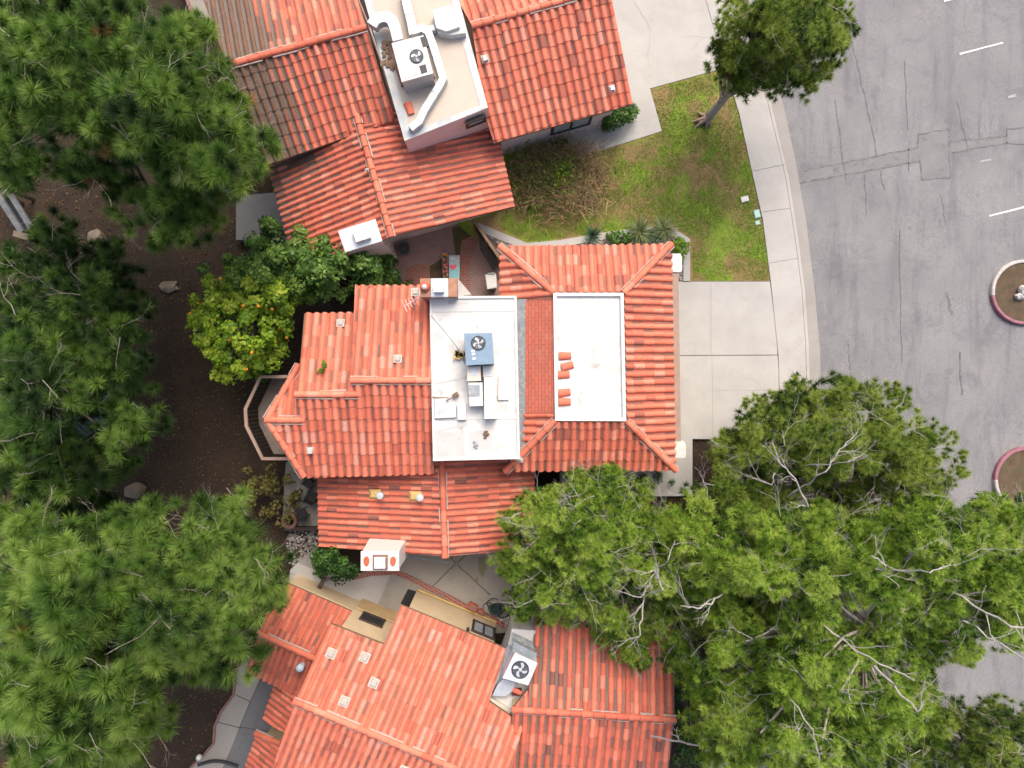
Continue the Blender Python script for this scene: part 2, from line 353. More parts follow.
def lay_tiles(mb, S, pxpoly, pitch, course, dirt=no_dirt, K=6, seed=0, cover=.36, bias=.5):
    rn=random.Random(seed*977+13)
    P=[S.P(*q) for q in pxpoly]; uvp=[S.uv(p) for p in P]
    u0,u1=min(p[0] for p in uvp),max(p[0] for p in uvp); v0,v1=min(p[1] for p in uvp),max(p[1] for p in uvp)
    bm=bmesh.new(); lt=bm.verts.layers.float.new('t'); ld=bm.verts.layers.float.new('d')
    i0,i1=int(math.floor(u0/pitch))-1,int(math.ceil(u1/pitch))+1; j0,j1=int(math.floor(v0/course))-2,int(math.ceil(v1/course))+1
    for i in range(i0,i1):
        jc=rn.uniform(-.03,.03); ct=rn.gauss(0,.05)
        for j in range(j0,j1):
            uc=(i+.5)*pitch+rn.uniform(-.006,.006); va=j*course+jc+rn.uniform(-.012,.012); vb=va+course*1.1
            x=rn.random(); t=min(.9,max(.12,rn.gauss(bias,.085)+ct))
            if x<.035: t=rn.uniform(.08,.2)
            elif x<.042: t=rn.uniform(.84,.9)
            elif x<.16: t=rn.uniform(.75,.9)
            d0=dirt(S.W(uc,va+course*.5)); d=min(1,max(0,d0*1.25-.3+(rn.uniform(-.18,.12) if d0>.3 else 0)))
            r1,r2=cover*.97*pitch,cover*.84*pitch; wl_,wh=.019,.006; tilt=rn.uniform(-.004,.004)
            lo=[];hi=[]
            for k in range(K+1):
                a=math.pi*k/K; lo.append(bm.verts.new((uc+r1*math.cos(a),va,wl_+tilt*math.cos(a)+r1*.85*math.sin(a)-.012)))
                hi.append(bm.verts.new((uc+r2*math.cos(a),vb,wh+r2*.85*math.sin(a)-.012)))
            for v in lo+hi: v[lt]=t; v[ld]=d*.9
            for k in range(K):
                f=bm.faces.new((lo[k],lo[k+1],hi[k+1],hi[k])); f.smooth=True
            cap=[bm.verts.new(v.co) for v in lo]
            for v in cap: v[lt]=t*.9; v[ld]=d
            bm.faces.new(cap[::-1])
            tp=min(1,max(0.05,rn.gauss(bias,.14))); dp=min(1,d0*1.6+.12+.3*rn.random())
            a=uc+.18*pitch; c=uc+.82*pitch; q=[]
            for (vv,ww) in ((va,.022),(va+course*1.02,.004)):
                for (uu,dw) in ((a,.012),((a+c)/2,-.014),(c,.012)): q.append(bm.verts.new((uu,vv,ww+dw-.012)))
            for v in q: v[lt]=tp; v[ld]=dp
            for k in range(2):
                f=bm.faces.new((q[k],q[k+1],q[k+4],q[k+3])); f.material_index=1
    for (p,nn) in convex_planes(uvp):
        bmesh.ops.bisect_plane(bm,geom=list(bm.verts)+list(bm.edges)+list(bm.faces),plane_co=(p[0],p[1],0),plane_no=(nn[0],nn[1],0),clear_outer=True)
    bm.verts.index_update(); vs_=[S.W(*v.co) for v in bm.verts]
    base=len(mb.v); mb.v.extend([tuple(v) for v in vs_]); mb.t.extend([v[lt] for v in bm.verts]); mb.d.extend([v[ld] for v in bm.verts])
    for f in bm.faces:
        mb.f.append([base+v.index for v in f.verts]); mb.m.append(f.material_index)
    bm.free()
def slab(mb, S, pxpoly, th=.1, off=.03):
    P=[S.P(*q)-S.n*off for q in pxpoly]; n=len(P); Q=[p-Vector((0,0,th)) for p in P]
    mb.add(P+Q,[list(range(n)),list(range(2*n-1,n-1,-1))]+[[i,(i+1)%n,n+(i+1)%n,n+i] for i in range(n)])
def wall_under(mb, S, pxpoly, ds, zb, drop=.14, mi=0):
    P=[S.P(*q) for q in pxpoly]; xy=inset([(p.x,p.y) for p in P],ds)
    mb.prism(xy,zb,[S.z(*p)-drop for p in xy],mi)
def ridge_mesh(lines, r=.105, course=.34, bias=.55, seed=0, lift=.05):
    mb=MB(); rn=random.Random(seed+5)
    for a,b in lines:
        d=b-a; L=d.length; d.normalize(); side=d.cross(Vector((0,0,1))).normalized(); up=side.cross(d)
        n=max(1,int(L/course)); c=L/n
        for i in range(n):
            K=8; t=min(.92,max(.2,rn.gauss(bias,.11))); p=a+d*(i*c-.01); q=a+d*(i*c+c*1.08); lo=[];hi=[]
            for k in range(K+1):
                an=math.pi*k/K
                lo.append(p+side*(r*math.cos(an))+up*(r*.9*math.sin(an)+lift-.02+.012)); hi.append(q+side*(r*.86*math.cos(an))+up*(r*.78*math.sin(an)+lift-.03))
            vs_=lo+hi; m=K+1
            mb.add(vs_,[[k,k+1,m+k+1,m+k] for k in range(K)],0,t,.1*rn.random()); mb.add(lo,[list(range(m-1,-1,-1))],0,t*.7)
            # broken mortar bedding either side
            for s in (-1,1):
                if rn.random()<.6:
                    w=rn.uniform(.02,.045); e=p+side*(s*(r+.005)); e2=q+side*(s*(r+.005)); o=side*(s*w); z=up*rn.uniform(.035,.06)
                    mb.add([e+z*.3,e2+z*.3,e2+o+z*.15,e+o+z*.15,e+z,e2+z,e2+o*.8+z*.8,e+o*.8+z*.8],[[4,5,6,7],[3,2,6,7],[0,3,7,4],[1,2,6,5]],1)
    return mb
def tile_roof(house, slopes, ridges, tm, pitch=.23, course=.36, dirt=no_dirt, label=None, bias=.5, seed=0, cover=.36, rb=.55, slabs=True):
    """slopes: [(Slope, [convex picture polygons])]; ridges: [(world a, world b)]"""
    mb=MB(); sl=MB()
    for S,polys in slopes:
        for k,pl in enumerate(polys):
            lay_tiles(mb,S,pl,pitch,course,dirt,seed=seed*31+k,cover=cover,bias=bias); slab(sl,S,pl)
    o=mb.build('tile_roof',[tm,M['pan']],house); 
    if label: o['label']=label
    for p in o.data.polygons: p.use_smooth=(len(p.vertices)==4)
    sl.build('roof_deck',M['wood'],o)
    if ridges:
        for i,l in enumerate(ridges): ridge_mesh([l],seed=seed+i,bias=rb).build('ridge_cap',[tm,M['mortar']],o)
    return o

# ------------------------------------------------------------------ the ground
def sstep(a,b,x):
    t=min(1,max(0,(x-a)/(b-a))); return t*t*(3-2*t)
def zg(x,y):
    return -2.0*sstep(-6.1,-7.3,x) - .5*sstep(-12,-18,x) + .10*mnoise.noise(Vector((x*.5,y*.5,0)))*sstep(-6.6,-9,x)
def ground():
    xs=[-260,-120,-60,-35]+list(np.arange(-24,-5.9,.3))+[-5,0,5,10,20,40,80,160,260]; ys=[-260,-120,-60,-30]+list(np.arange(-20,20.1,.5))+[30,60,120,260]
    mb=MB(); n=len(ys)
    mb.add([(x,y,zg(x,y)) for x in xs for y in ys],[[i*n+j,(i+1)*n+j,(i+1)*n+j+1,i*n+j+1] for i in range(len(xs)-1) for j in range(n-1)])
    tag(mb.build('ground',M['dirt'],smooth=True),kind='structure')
ground()
def poly_at(pxs,z): return [tuple(at(x,y,z)[:2]) for x,y in pxs]
def struct(name,pxs,z0,z1,m):
    mb=MB(); mb.pp(pxs,z0,z1); return tag(mb.build(name,m),kind='structure')
WL=[(690,-60),(700,-20),(709,10),(722,55),(739.5,114),(752,171),(763,220),(771,282),(778.5,355),(780,400),(778,450),(770,510),(757,570),(740,640),(722,700),(700,790)]
WR=[(727,-60),(733,-20),(740,10),(752,50),(766.5,98),(785.4,177),(795,238),(802,293),(805.5,345),(806.5,385),(805,440),(798,500),(785,570),(767,650),(747,720),(722,810)]
GR=[(745,-60),(750,-20),(757,10),(768,50),(784,107),(795,158),(806,220),(815,293),(820,350),(821,395),(819,445),(812,505),(799,575),(781,655),(760,728),(735,820)]
def strip(name,A,B,z0,z1,m):
    mb=MB()
    for i in range(len(A)-1):
        a0,a1,b0,b1=[at(*p,z1) for p in (A[i],A[i+1],B[i],B[i+1])]
        mb.add([a0,a1,b1,b0],[[0,1,2,3]] if (a1-a0).cross(b0-a0).z>0 else [[3,2,1,0]])
        for p,q in ((a0,a1),(b0,b1)):
            mb.add([p,q,Vector((q.x,q.y,z0)),Vector((p.x,p.y,z0))],[[0,1,2,3]])
    return tag(mb.build(name,m),kind='structure')
strip('sidewalk',WL,WR,-.05,.14,M['concrete'])
strip('kerb',[(x+.35,y) for x,y in WR],[(x+3.2,y) for x,y in WR],-.05,.125,M['concrete'])
strip('gutter',[(x+3.2,y) for x,y in WR],GR,-.05,.03,concrete('worn_gutter_concrete',(.31,.295,.28),.7))
def street():
    mb=MB(); P=poly_at(GR,.02); far=[(90,P[-1][1]-60),(90,P[0][1]+60)]
    pts=[(P[0][0]-3,P[0][1]+40)]+P+[(P[-1][0]-4,P[-1][1]-40)]
    # strip of quads eastwards
    for i in range(len(pts)-1):
        a,b=pts[i],pts[i+1]
        mb.add([(a[0]-.04,a[1],.012),(b[0]-.04,b[1],.012),(90,b[1],.012),(90,a[1],.012)],[[0,1,2,3]])
    tag(mb.build('street',M['asphalt']),kind='structure')
street()
# joints of sidewalk: thin dark strips
def ribbon(mb,pxs,w,z,t=.004):
    P=[at(x,y,z) for x,y in pxs]
    L=[];Rr=[]
    for i,p in enumerate(P):
        d=(P[min(i+1,len(P)-1)]-P[max(i-1,0)]); d.normalize(); s=Vector((-d.y,d.x,0)); ww=w*(.75+.5*mnoise.noise(p*1.7)**2*2) if len(P)>2 else w
        L.append(p+s*ww/2); Rr.append(p-s*ww/2)
    n=len(P); up=Vector((0,0,t))
    mb.add([l+up for l in L]+[r+up for r in Rr]+L+Rr,[[n+i,n+i+1,i+1,i] for i in range(n-1)]+[[i,i+1,2*n+i+1,2*n+i] for i in range(n-1)]+[[3*n+i,3*n+i+1,n+i+1,n+i] for i in range(n-1)])
def wob(a,b,n=10,amp=.8,seed=0):
    rn=random.Random(seed); return [(a[0]+(b[0]-a[0])*i/n+(rn.uniform(-amp,amp) if 0<i<n else 0),a[1]+(b[1]-a[1])*i/n+(rn.uniform(-amp,amp) if 0<i<n else 0)) for i in range(n+1)]
# driveways, lawn
struct('driveway',[(590,-60),(699,-45),(708,-5),(721,45),(726,67.5),(650,88.4),(661.9,131),(577,158),(568,141),(560,100)],-.05,.12,M['concrete'])
struct('driveway',[(640,281.5),(770,281.5),(776,330),(778.8,372),(779.2,420),(777,439),(692.5,439),(692.5,496),(560,497),(560,470),(640,440)],-.05,.12,M['concrete'])
struct('lawn',[(480,130),(577,158.5),(662.3,131.5),(650.5,88.9),(726.5,68),(739,113),(751.5,171),(762.5,220),(770.5,281),(680,281),(500,262),(455,222)],-.05,.10,M['lawn'])
jm=MB()
for a,b in (((676,355.5),(778,355)),):
    ribbon(jm,[a,b],.025,.121)
tag(jm.build('driveway_joint',M['joint']),kind='structure')
jm=MB(); ribbon(jm,[(711,283),(711,354)],.012,.121); ribbon(jm,[(712,356.5),(713,438)],.012,.121); ribbon(jm,wob((634,2),(651,30),6,1.2),.012,.121); ribbon(jm,wob((714,390),(779,391),6,.5),.012,.121); ribbon(jm,wob((651,30),(648,62),6,1.2,3),.01,.121)
tag(jm.build('driveway_crack',pm('faint_crack',(.24,.23,.22),(.3,.29,.27),9)),kind='structure')
jm=MB()
for a,b in (((753,171),(785,164.5)),((769.5,263),(799,258)),((762,212),(791,208))): ribbon(jm,wob(a,b,6,.15,2),.012,.141)
tag(jm.build('sidewalk_joint',M['joint']),kind='structure')
# painted stall lines and tar seams
M['worn_paint']=pm('worn_road_paint',(.46,.46,.455),(.3,.3,.3),18,.8,spots=(24,(.24,.24,.245),.45,.6))
def line_thing(a,b,w,label,name='parking_line',dash=None):
    mb=MB(); P=[a,b]
    ribbon(mb,wob(a,b,5,.12,3),w,.018); return tag(mb.build(name,M['worn_paint' if w in (.11,.07) else 'paint']),label,'road marking','white parking lines on the street')
line_thing((959.5,54),(1003,42.7),.075,'upper long white painted line on the grey street')
line_thing((989,216),(1060,198),.075,'lower long white painted line running out of the right edge')
line_thing((1008,97),(1016,95.5),.11,'short worn white dash on the street at the right edge')
line_thing((980,161.5),(991,159.5),.07,'faint broken white dash beside the patched trench')
line_thing((944,1),(956,-2),.10,'end of a white line cut off by the top edge')
def patch(pxs,k):
    mb=MB(); mb.prism(poly_at(pxs,.0145),.0125,.0145); return tag(mb.build('road_patch',M['patch']),kind='structure')
M['patch']=pm('newer_asphalt',(.205,.205,.21),(.155,.155,.163),1.4,.9,fine=42,bumpy=.3,spots=(2.5,(.10,.10,.115),.55,.72))
patch([(918,134.5),(948.5,129),(950.5,178),(922,180)],0); patch([(799,172),(918,147.5),(920,161),(800,183)],1); patch([(950.7,142),(1007,136),(1007,143),(951,152.5)],2)
tm=MB()
for k,l in enumerate(([(798,172),(918,147.5)],[(918,147.5),(918,134.5)],[(918,134.5),(948.5,129)],[(948.5,129),(950.5,178)],[(950.5,178),(922,180)],[(922,180),(920,161)],[(920,161),(799.7,183)],[(950.7,142),(1007,136)],[(951.6,152.5),(1007,143)],[(1007,129),(1007,143)],[(908.5,148),(908.5,172)],[(1007,143),(1040,146)],[(1007,129),(1040,127)])):
    ribbon(tm,wob(l[0],l[1],max(3,int(math.dist(*l)/7)),.6,k),.05 if k!=0 and k!=6 else .07,.016)
tag(tm.build('trench_seam',M['tar']),kind='structure')
tm=MB()
for k,(a,b,w) in enumerate((((852,41),(866,100),.06),((866,100),(877,155),.05),((835,100),(846,180),.05),((905,60),(908,130),.03),((957,100),(968,150),.035),((900,230),(902,362),.035),((880,170),(884,190),.04),((960,352),(962,395),.07),((946,292),(952,315),.09),((980,120),(979,140),.05),((848,340),(850,370),.05),((865,175),(866,215),.03),((940,195),(946,225),.025))):
    ribbon(tm,wob(a,b,9,.9,k+40),w,.0165)
tag(tm.build('tar_streak',M['tar']),kind='structure')

# ring planters in the street
def ring_planter(px,py,rpx,label,split,group='round planters in the street'):
    c=at(px,py,.15); r=rpx*(H-.15)/F; t=thing('ring_planter',label,'planter',(c.x,c.y,0),group)
    n=64
    for nm,m,sel in (('kerb_ring',M['ring_white'],lambda a:split[0]<=a<split[1]),('painted_kerb',M['ring_pink'],lambda a:not split[0]<=a<split[1])):
        mb=MB()
        for j in range(n):
            a0,a1=360*j/n,360*(j+1)/n
            if not sel((a0+a1)/2): continue
            A0,A1=R(a0),R(a1)
            pr=[(r-.11,.0),(r-.11,.14),(r-.095,.155),(r-.025,.155),(r,.13),(r+.01,.0)]
            vs_=[(c.x+q*math.cos(A),c.y+q*math.sin(A),z) for A in (A0,A1) for q,z in pr]
            mb.add(vs_,[[k,k+1,7+k,6+k] for k in range(5)])
        if mb.v: mb.build(nm,m,t)
    mb=MB(); mb.prism([(c.x+(r-.105)*math.cos(2*math.pi*j/40),c.y+(r-.105)*math.sin(2*math.pi*j/40)) for j in range(40)],0,.11); mb.build('soil',M['bed'],t)
    return c,r
ring1=ring_planter(1024.5,292,32.5,'ring planter with half white half pink kerb around a pale trunk',(85,185))
ring2=ring_planter(1028,480,33,'ring planter with red and white kerb beside the big pine',(180,290))
mb=MB(); mb.blob((*at(1026,290,.35)[:2],.25),(.16,.2,.2),3,.5); mb.blob((*at(1023,296,.3)[:2],.15),(.16,.14,.2),8,.5)
tag(mb.build('boulder',M['white']),'pale rock standing in the upper ring planter','rock')
mb=MB(); mb.blob((*at(1024,500,.3)[:2],.15),(.16,.12,.15),3,.4); tag(mb.build('boulder',M['stucco_tan']),'light tan rock in the lower ring planter','rock')

# mow strip, gravel bed north of the hip roof
ms=[(478,222.5),(493,229),(527,243),(560,240),(600,233),(640,228),(668,224.5),(690,239),(690,281)]
ms_in=[(478,230),(490,236),(526,250),(560,247),(600,240),(640,235),(666,231.5),(683.5,243),(683.5,281)]
strip('mow_strip',ms,ms_in,0,.16,M['concrete'])
struct('planting_bed',[(478,230),(490,236),(526,250),(560,247),(600,240),(640,235),(666,231.5),(683.5,243),(683.5,281),(660,281),(500,281),(480,250)],0,.11,pm('gravel_soil',(.16,.13,.11),(.09,.075,.06),14,.95,fine=30,bumpy=.6))

# courtyard between upper and middle house
struct('courtyard',[(392,236),(478,214),(500,240),(505,300),(395,300),(390,262)],-.05,.05,M['brick_pink'])
struct('brick_path',[(406,266),(430,264),(431,292),(404,292)],-.02,.056,M['brick'])
struct('brick_path',[(455,240),(480,236),(470,262),(470,298),(460,298),(460,262)],-.02,.056,M['brick'])
struct('moss_patch',[(452,228),(475,222),(482,232),(462,240),(459,262),(455,252)],-.02,.062,pm('mossy_ground',(.07,.09,.02),(.10,.075,.04),8,.95,fine=30,bumpy=.5))
struct('planting_bed',[(430,266),(443,258),(443,280),(430,280)],-.02,.062,M['bed'])
# courtyard between middle and lower house
struct('patio',[(396,553),(500,548),(512,585),(516,632),(470,635),(410,606),(380,640),(318,640),(340,600),(372,575)],-2.2,.05,M['concrete_b'])
struct('garden_path',[(290,570),(297,563),(316,570),(352,578),(372,573.5),(391,573.5),(374,612),(350,607),(318,600),(300,590),(289,581)],-2.4,.056,M['concrete'])
bb=MB()
ribbon(bb,[(352,577.5),(372,573),(396,571.8),(410,578),(440,593),(470,608),(492,618),(507,628)],.24,.060,.03)
tag(bb.build('brick_border',M['brick_edge']),kind='structure')
bb=MB(); ribbon(bb,wob((392,574),(375,611),5,.3),.05,.058); ribbon(bb,wob((403,556),(457,564),8,.5),.05,.056)
tag(bb.build('drain_channel',M['flash']),kind='structure')
bb=MB()
for k,(a,b) in enumerate((((456,563),(431,588)),((457,564),(490,595)),((456,563),(446,553)),((457,563),(470,552)))): ribbon(bb,wob(a,b,6,.4,k),.045,.056)
tag(bb.build('patio_joint',M['moss']),kind='structure')
st=MB(); 
for (x,y,a,b,s) in ((482,566,.13,.36,1),(449,556,.2,.10,5),(477,580,.06,.10,9)):
    c=at(x,y,.058); st.prism([(c.x+a*math.cos(t*.4)*(1+.35*math.sin(3*t+s)),c.y+b*math.sin(t*.4)*(1+.3*math.cos(2*t+s))) for t in range(16)],.04,.058)
tag(st.build('moss_patch',pm('thin_moss',(.17,.165,.06),(.25,.235,.17),14,.95)),kind='structure')
# lower walk west of the lower house
za=-1.85
LW=[(243,655),(236,675),(234.5,695),(222,712),(215.5,727),(214.5,744),(203,757),(192,768),(180,785)]; LR=[(268,655),(259.5,681),(248,706),(243.5,717),(239,728),(234,742),(228,756),(222,770),(215,790)]
strip('walkway',LW,LR,-2.8,za,M['concrete_b'])
strip('edging',[(x-2.2,y-.5) for x,y in LW],[(x-.3,y) for x,y in LW],-2.8,za+.06,M['curb_edge'])
struct('slab',[(260,681),(300,681),(330,800),(216,790),(222.4,770),(228.4,756),(239.4,728),(248.4,706)],-2.8,za-.02,M['concrete_d'])
wj=MB(); ribbon(wj,[(236,695),(251,702)],.03,za+.002); ribbon(wj,[(217,722),(241,728)],.03,za+.002); ribbon(wj,[(240,727),(270,732)],.03,za-.018)
tag(wj.build('walkway_joint',M['joint']),kind='structure')
# lower patio west of the middle house, side patios of the upper house
struct('patio',[(286,462),(330,470),(330,528),(282,527),(284,498),(284,485)],-2.6,-1.75,M['concrete_b'])
struct('patio',[(236,196),(300,190),(300,240),(236,240)],-2.6,-1.6,M['concrete_d'])
struct('patio',[(176,-30),(220,-30),(214,22),(199,29)],-2.6,-1.6,M['concrete_b'])
strip('edging',[(174,-30),(197,31),(215,24)],[(177,-30),(199,28),(214,22)],-2.6,-1.5,M['curb_edge'])
struct('pond',[(20+78*math.cos(a*.2618)*(1+.18*math.sin(2*a*.2618+1)+.1*math.sin(3*a*.2618)),390+62*math.sin(a*.2618)*(1+.15*math.sin(3*a*.2618))) for a in range(24)],-2.9,-2.0,M['water'])

# ------------------------------------------------------------------ MIDDLE HOUSE
hb=thing('house','middle house with red tile roofs, a hipped garage wing and bright white flat roofs','house',at(480,384,0))
WB=MB()
# garage hip roof
ze,zt=2.7,3.38
NWc,NEc,SEc,SWc=(500,246.5),(671,244.5),(675.5,470),(505.5,471); fNW,fNE,fSE,fSW=(553.2,292.7),(623.7,292.7),(626.3,421.2),(555,420.8)
SN=Slope((*NWc,ze),(*NEc,ze),((fNW[0]+fNE[0])/2,fNW[1],zt)); SE_=Slope((*NEc,ze),(*SEc,ze),(fNE[0]+1.2,357,zt)); SS=Slope((*SWc,ze),(*SEc,ze),(590,fSE[1],zt)); SW_=Slope((*NWc,ze),(*SWc,ze),(554,357,zt))
hipr=[(SN.P(*NWc),SN.P(*fNW)),(SN.P(*NEc),SN.P(*fNE)),(SS.P(*SEc),SS.P(*fSE)),(SS.P(*SWc),SS.P(*fSW))]
tile_roof(hb,[(SN,[[NWc,NEc,fNE,fNW]]),(SE_,[[NEc,SEc,fSE,fNE]]),(SS,[[SWc,SEc,fSE,fSW]]),(SW_,[[NWc,fNW,(553.4,299.5),(499.8,299.5)],[(524.5,413.5),(554.6,413.5),fSW,(523,451)]])],hipr,M['tile_b'],.245,.37,label='hipped tile roof around a white flat top',seed=1)
for S,pl in ((SN,[NWc,NEc,fNE,fNW]),(SE_,[NEc,SEc,fSE,fNE]),(SS,[SWc,SEc,fSE,fSW])): wall_under(WB,S,pl,[.3,.25,0,.25],0,.16)
wall_under(WB,SW_,[NWc,fNW,fSW,SWc],[.25,0,.25,.3],0,.16)
# flat top with curb
def flat_roof(house,pxs,z,zb,m,curb=.1,cw=.12,curbm=None,label=None,name='flat_roof'):
    P=poly_at(pxs,z+curb); I=inset(P,cw); mb=MB(); mb.prism(I,zb,z); o=mb.build(name,m,house)
    if label: o['label']=label
    c=MB(); n=len(P)
    for i in range(n):
        j=(i+1)%n; c.prism([P[i],P[j],I[j],I[i]],zb,z+curb)
    c.build('parapet',curbm or M['white'],o); return o
flat_roof(hb,[fNW,fNE,fSE,fSW],zt+.02,zt-.5,M['white_roof'],.09,.10,label='white flat top of the hipped roof')
fr=flat_roof(hb,[(429.5,296.3),(516.5,295.7),(520,459),(433,461)],3.62,1.8,M['white_roof'],.05,.07,label='white flat roof crowded with machines')
pm_=pm('grey_repair_coat',(.50,.50,.49),(.42,.42,.41),3,.8,spots=(6,(.30,.28,.25),.6,.75))
for pxs in ([(436,432),(464,431),(465,456),(437,457)],[(468,432),(486,430),(492,436),(492,449),(469,450)],[(448,300),(470,299),(469,303),(448,304.5)],[(499,404),(508,404),(507,412),(499,413)]):
    mb=MB(); mb.pp(pxs,3.6,3.626); mb.build('roof_patch',pm_,fr)
for a,b,w in (((434,384),(466,377),.05),((434,432),(468,424),.07),((432,312),(515,311),.025),((433,420),(519,419),.025)):
    mb=MB(); ribbon(mb,wob(a,b,7,.25,int(a[1])),w,3.621,.01); mb.build('membrane_seam',pm_,fr)
# flashing valley and flat shingles on the west side of the hip
fl=MB(); slab(fl,SW_,[(512,299),(527,299),(525,455),(514,458)],.05,-.012); fl.build('valley_flashing',M['flash'],hb)
fs=MB(); slab(fs,SW_,[(526,300),(553.3,300),(554.5,413),(526,413)],.06,-.03); fs.build('shingle_field',M['flat_tile'],hb)
# west gabled roof
zr=2.7
SA=Slope((305,475.5,zr),(433,475.5,zr),(390,380.5,3.72))
zA=SA.P(390,380.5).z; zB=SA.P(330,394.5).z; zC=SA.P(285,420).z
NA=Slope((351.3,380.5,zA),(430,380.5,zA),(390,285.5,zr)); NB=Slope((296,394.5,zB),(357,394.5,zB),(325,313,zr)); NC=Slope((267,420,zC),(303,420,zC),(300,364,zC-.62))
polyA=[(355.7,285.5),(431,285.5),(431,380.5),(351.3,380.5)]; polyB=[(304,313.2),(354,312.5),(357,394.5),(296,394.5),(299.7,364)]; polyC=[(267,420),(299,364.5),(306,394),(306,420)]
S1=[(305,477.5),(267,420),(434,420),(434,473.5)]; S2=[(296,420),(296,394.5),(432,394.5),(432,420)]; S3=[(351.3,394.5),(351.3,380.5),(431,380.5),(431,394.5)]
tile_roof(hb,[(SA,[S1,S2,S3]),(NA,[polyA]),(NB,[polyB]),(NC,[polyC])],[(SA.P(351,380.5),SA.P(430,380.5)),(SA.P(295.5,394.5),SA.P(358,394.5)),(SA.P(266,420),SA.P(304,420)),(SA.P(304,476),SA.P(267.5,420.5)),(NC.P(299,365),NC.P(267.3,419))],M['tile_c'],.25,.38,label='stepped gable roof ending in a pointed prow',seed=2,cover=.385)
wall_under(WB,SA,S1,[.9,0,0,.3],-2.4,.16); wall_under(WB,NA,polyA,[.3,0,0,.3],-2.4,.16); wall_under(WB,NB,[(304,313.2),(354,312.5),(357,394.5),(299.7,394.5)],[.3,0,0,.3],-2.4,.16)
# lower south roof
LWp=Slope((318,476,1.55),(318,546,1.55),(443.5,510,2.48)); zl=LWp.P(443.5,510).z
LEp=Slope((442,461,zl),(445,556,zl),(534,510,1.75))
tile_roof(hb,[(LWp,[[(317.6,470),(319,546),(445,556.6),(442,461)]]),(LEp,[[(442,461),(445,556.6),(498,552),(531,545),(536,458)]])],[(LWp.P(445,557),LWp.P(442,461))],M['tile_low'],.20,.36,label='lower gable roof in deep orange tile',seed=3,cover=.35)
wall_under(WB,LWp,[(317.6,470),(319,546),(445,556.6),(442,461)],[.3,.35,0,0],-2.4,.16); wall_under(WB,LEp,[(442,461),(445,556.6),(498,552),(531,545),(536,458)],[0,.35,.35,.3,0],-.1,.16)
WB.build('wall',M['stucco_cream'],hb)
# pilasters and beam over the garage door
for (a,b,c,d) in ((671,253.5,682,272),(675.5,441.5,686,458)):
    mb=MB(); mb.pp([(a-6,b),(c-1.5,b),(c,b+4),(c,d-2),(c-1,d),(a-6,d)],0,2.3); mb.build('pilaster',M['white'],hb)
mb=MB(); mb.pp([(672,272.4),(678.5,272.4),(681,441),(675,441)],2.0,2.25); mb.build('garage_beam',M['rail'],hb)
mb=MB(); mb.pp([(660,274),(671.5,274),(674.5,440),(663,440)],.12,1.98); mb.build('garage_door',M['stucco_cream'],hb)
# south chimney with arched terracotta smoke openings
ch=MB(); topc=poly_at([(362,552),(398.5,552),(398,569.5),(362.5,568.5)],3.35); x0=min(p[0] for p in topc); x1=max(p[0] for p in topc); y0=min(p[1] for p in topc); y1=max(p[1] for p in topc)
b0=at(370,540,2.15); b1=at(405.5,541,2.15)
base=[(x0-.05,y0),(x1+.02,y0),(x1+.04,y1+.10),(x0-.05,y1+.10)]; top=[(x0,y0),(x1,y0),(x1,y1),(x0,y1)]
ch.prism(base,-.5,2.1); ch.add([(*p,2.1) for p in base]+[(*p,3.3) for p in top],[[i,(i+1)%4,4+(i+1)%4,4+i] for i in range(4)]+[[4,5,6,7]])
cho=ch.build('chimney',M['white'],hb); cho['label']='white chimney with a square flue between two terracotta openings'
cx,cy=(x0+x1)/2,(y0+y1)/2
mb=MB(); mb.box((cx,cy,3.36),(x1-x0+.06,y1-y0+.06,.10),bev=.015); mb.build('chimney_cap',M['white'],cho)
mb=MB(); mb.box((cx+.02,cy-.02,3.44),(.44,.44,.07),bev=.01); mb.build('brick_rim',M['curb_edge'],cho)
mb=MB(); mb.box((cx+.02,cy-.02,3.52),(.34,.34,.12),bev=.02); mb.build('flue_cover',M['white'],cho)
for s in (-1,1):
    mb=MB(); mb.prism([(cx+s*.4+.085*math.cos(a*.4),cy+.03+(.12 if math.sin(a*.4)>0 else .17)*math.sin(a*.4)) for a in range(16)],3.40,3.45); mb.build('smoke_opening',M['terracotta'],cho)
# north chimney
z=4.1
ch=MB(); ch.pp([(420,278.5),(457,278),(457,296.5),(420.5,297)],2.2,z); cho=ch.build('chimney',pm('weathered_chimney_clay',(.40,.22,.145),(.28,.14,.09),5,.85),hb); cho['label']='wide terracotta clad chimney with a silver square cap'
mb=MB(); mb.pp([(431,278.4),(448,278.2),(448,296.6),(431,296.8)],z-.2,z+.05); mb.build('chimney_cap',M['metal'],cho)
mb=MB(); mb.pp([(433.5,283),(443.5,283),(443.5,292),(433.5,292)],z+.05,z+.25); mb.build('flue_cover',M['white'],cho)
mb=MB(); p=at(425,287,z); mb.lathe([(.16,0),(.13,.12),(.08,.14)],p,14); mb.build('chimney_pot',M['terracotta'],cho)
mb=MB(); p=at(424.6,287,z+.14); mb.lathe([(.07,0),(.07,.08),(.02,.1)],p,12); mb.build('flue_knob',M['metal'],cho)
mb=MB(); P=[at(457.4,278,3.9),at(471,294,3.0),at(457.4,297,3.7)]; mb.add(P+[Vector((p.x,p.y,2.2)) for p in P],[[0,1,2] if (P[1]-P[0]).cross(P[2]-P[0]).z>0 else [2,1,0],[0,1,4,3],[1,2,5,4],[2,0,3,5]]); mb.build('wing_wall',M['white'],hb)
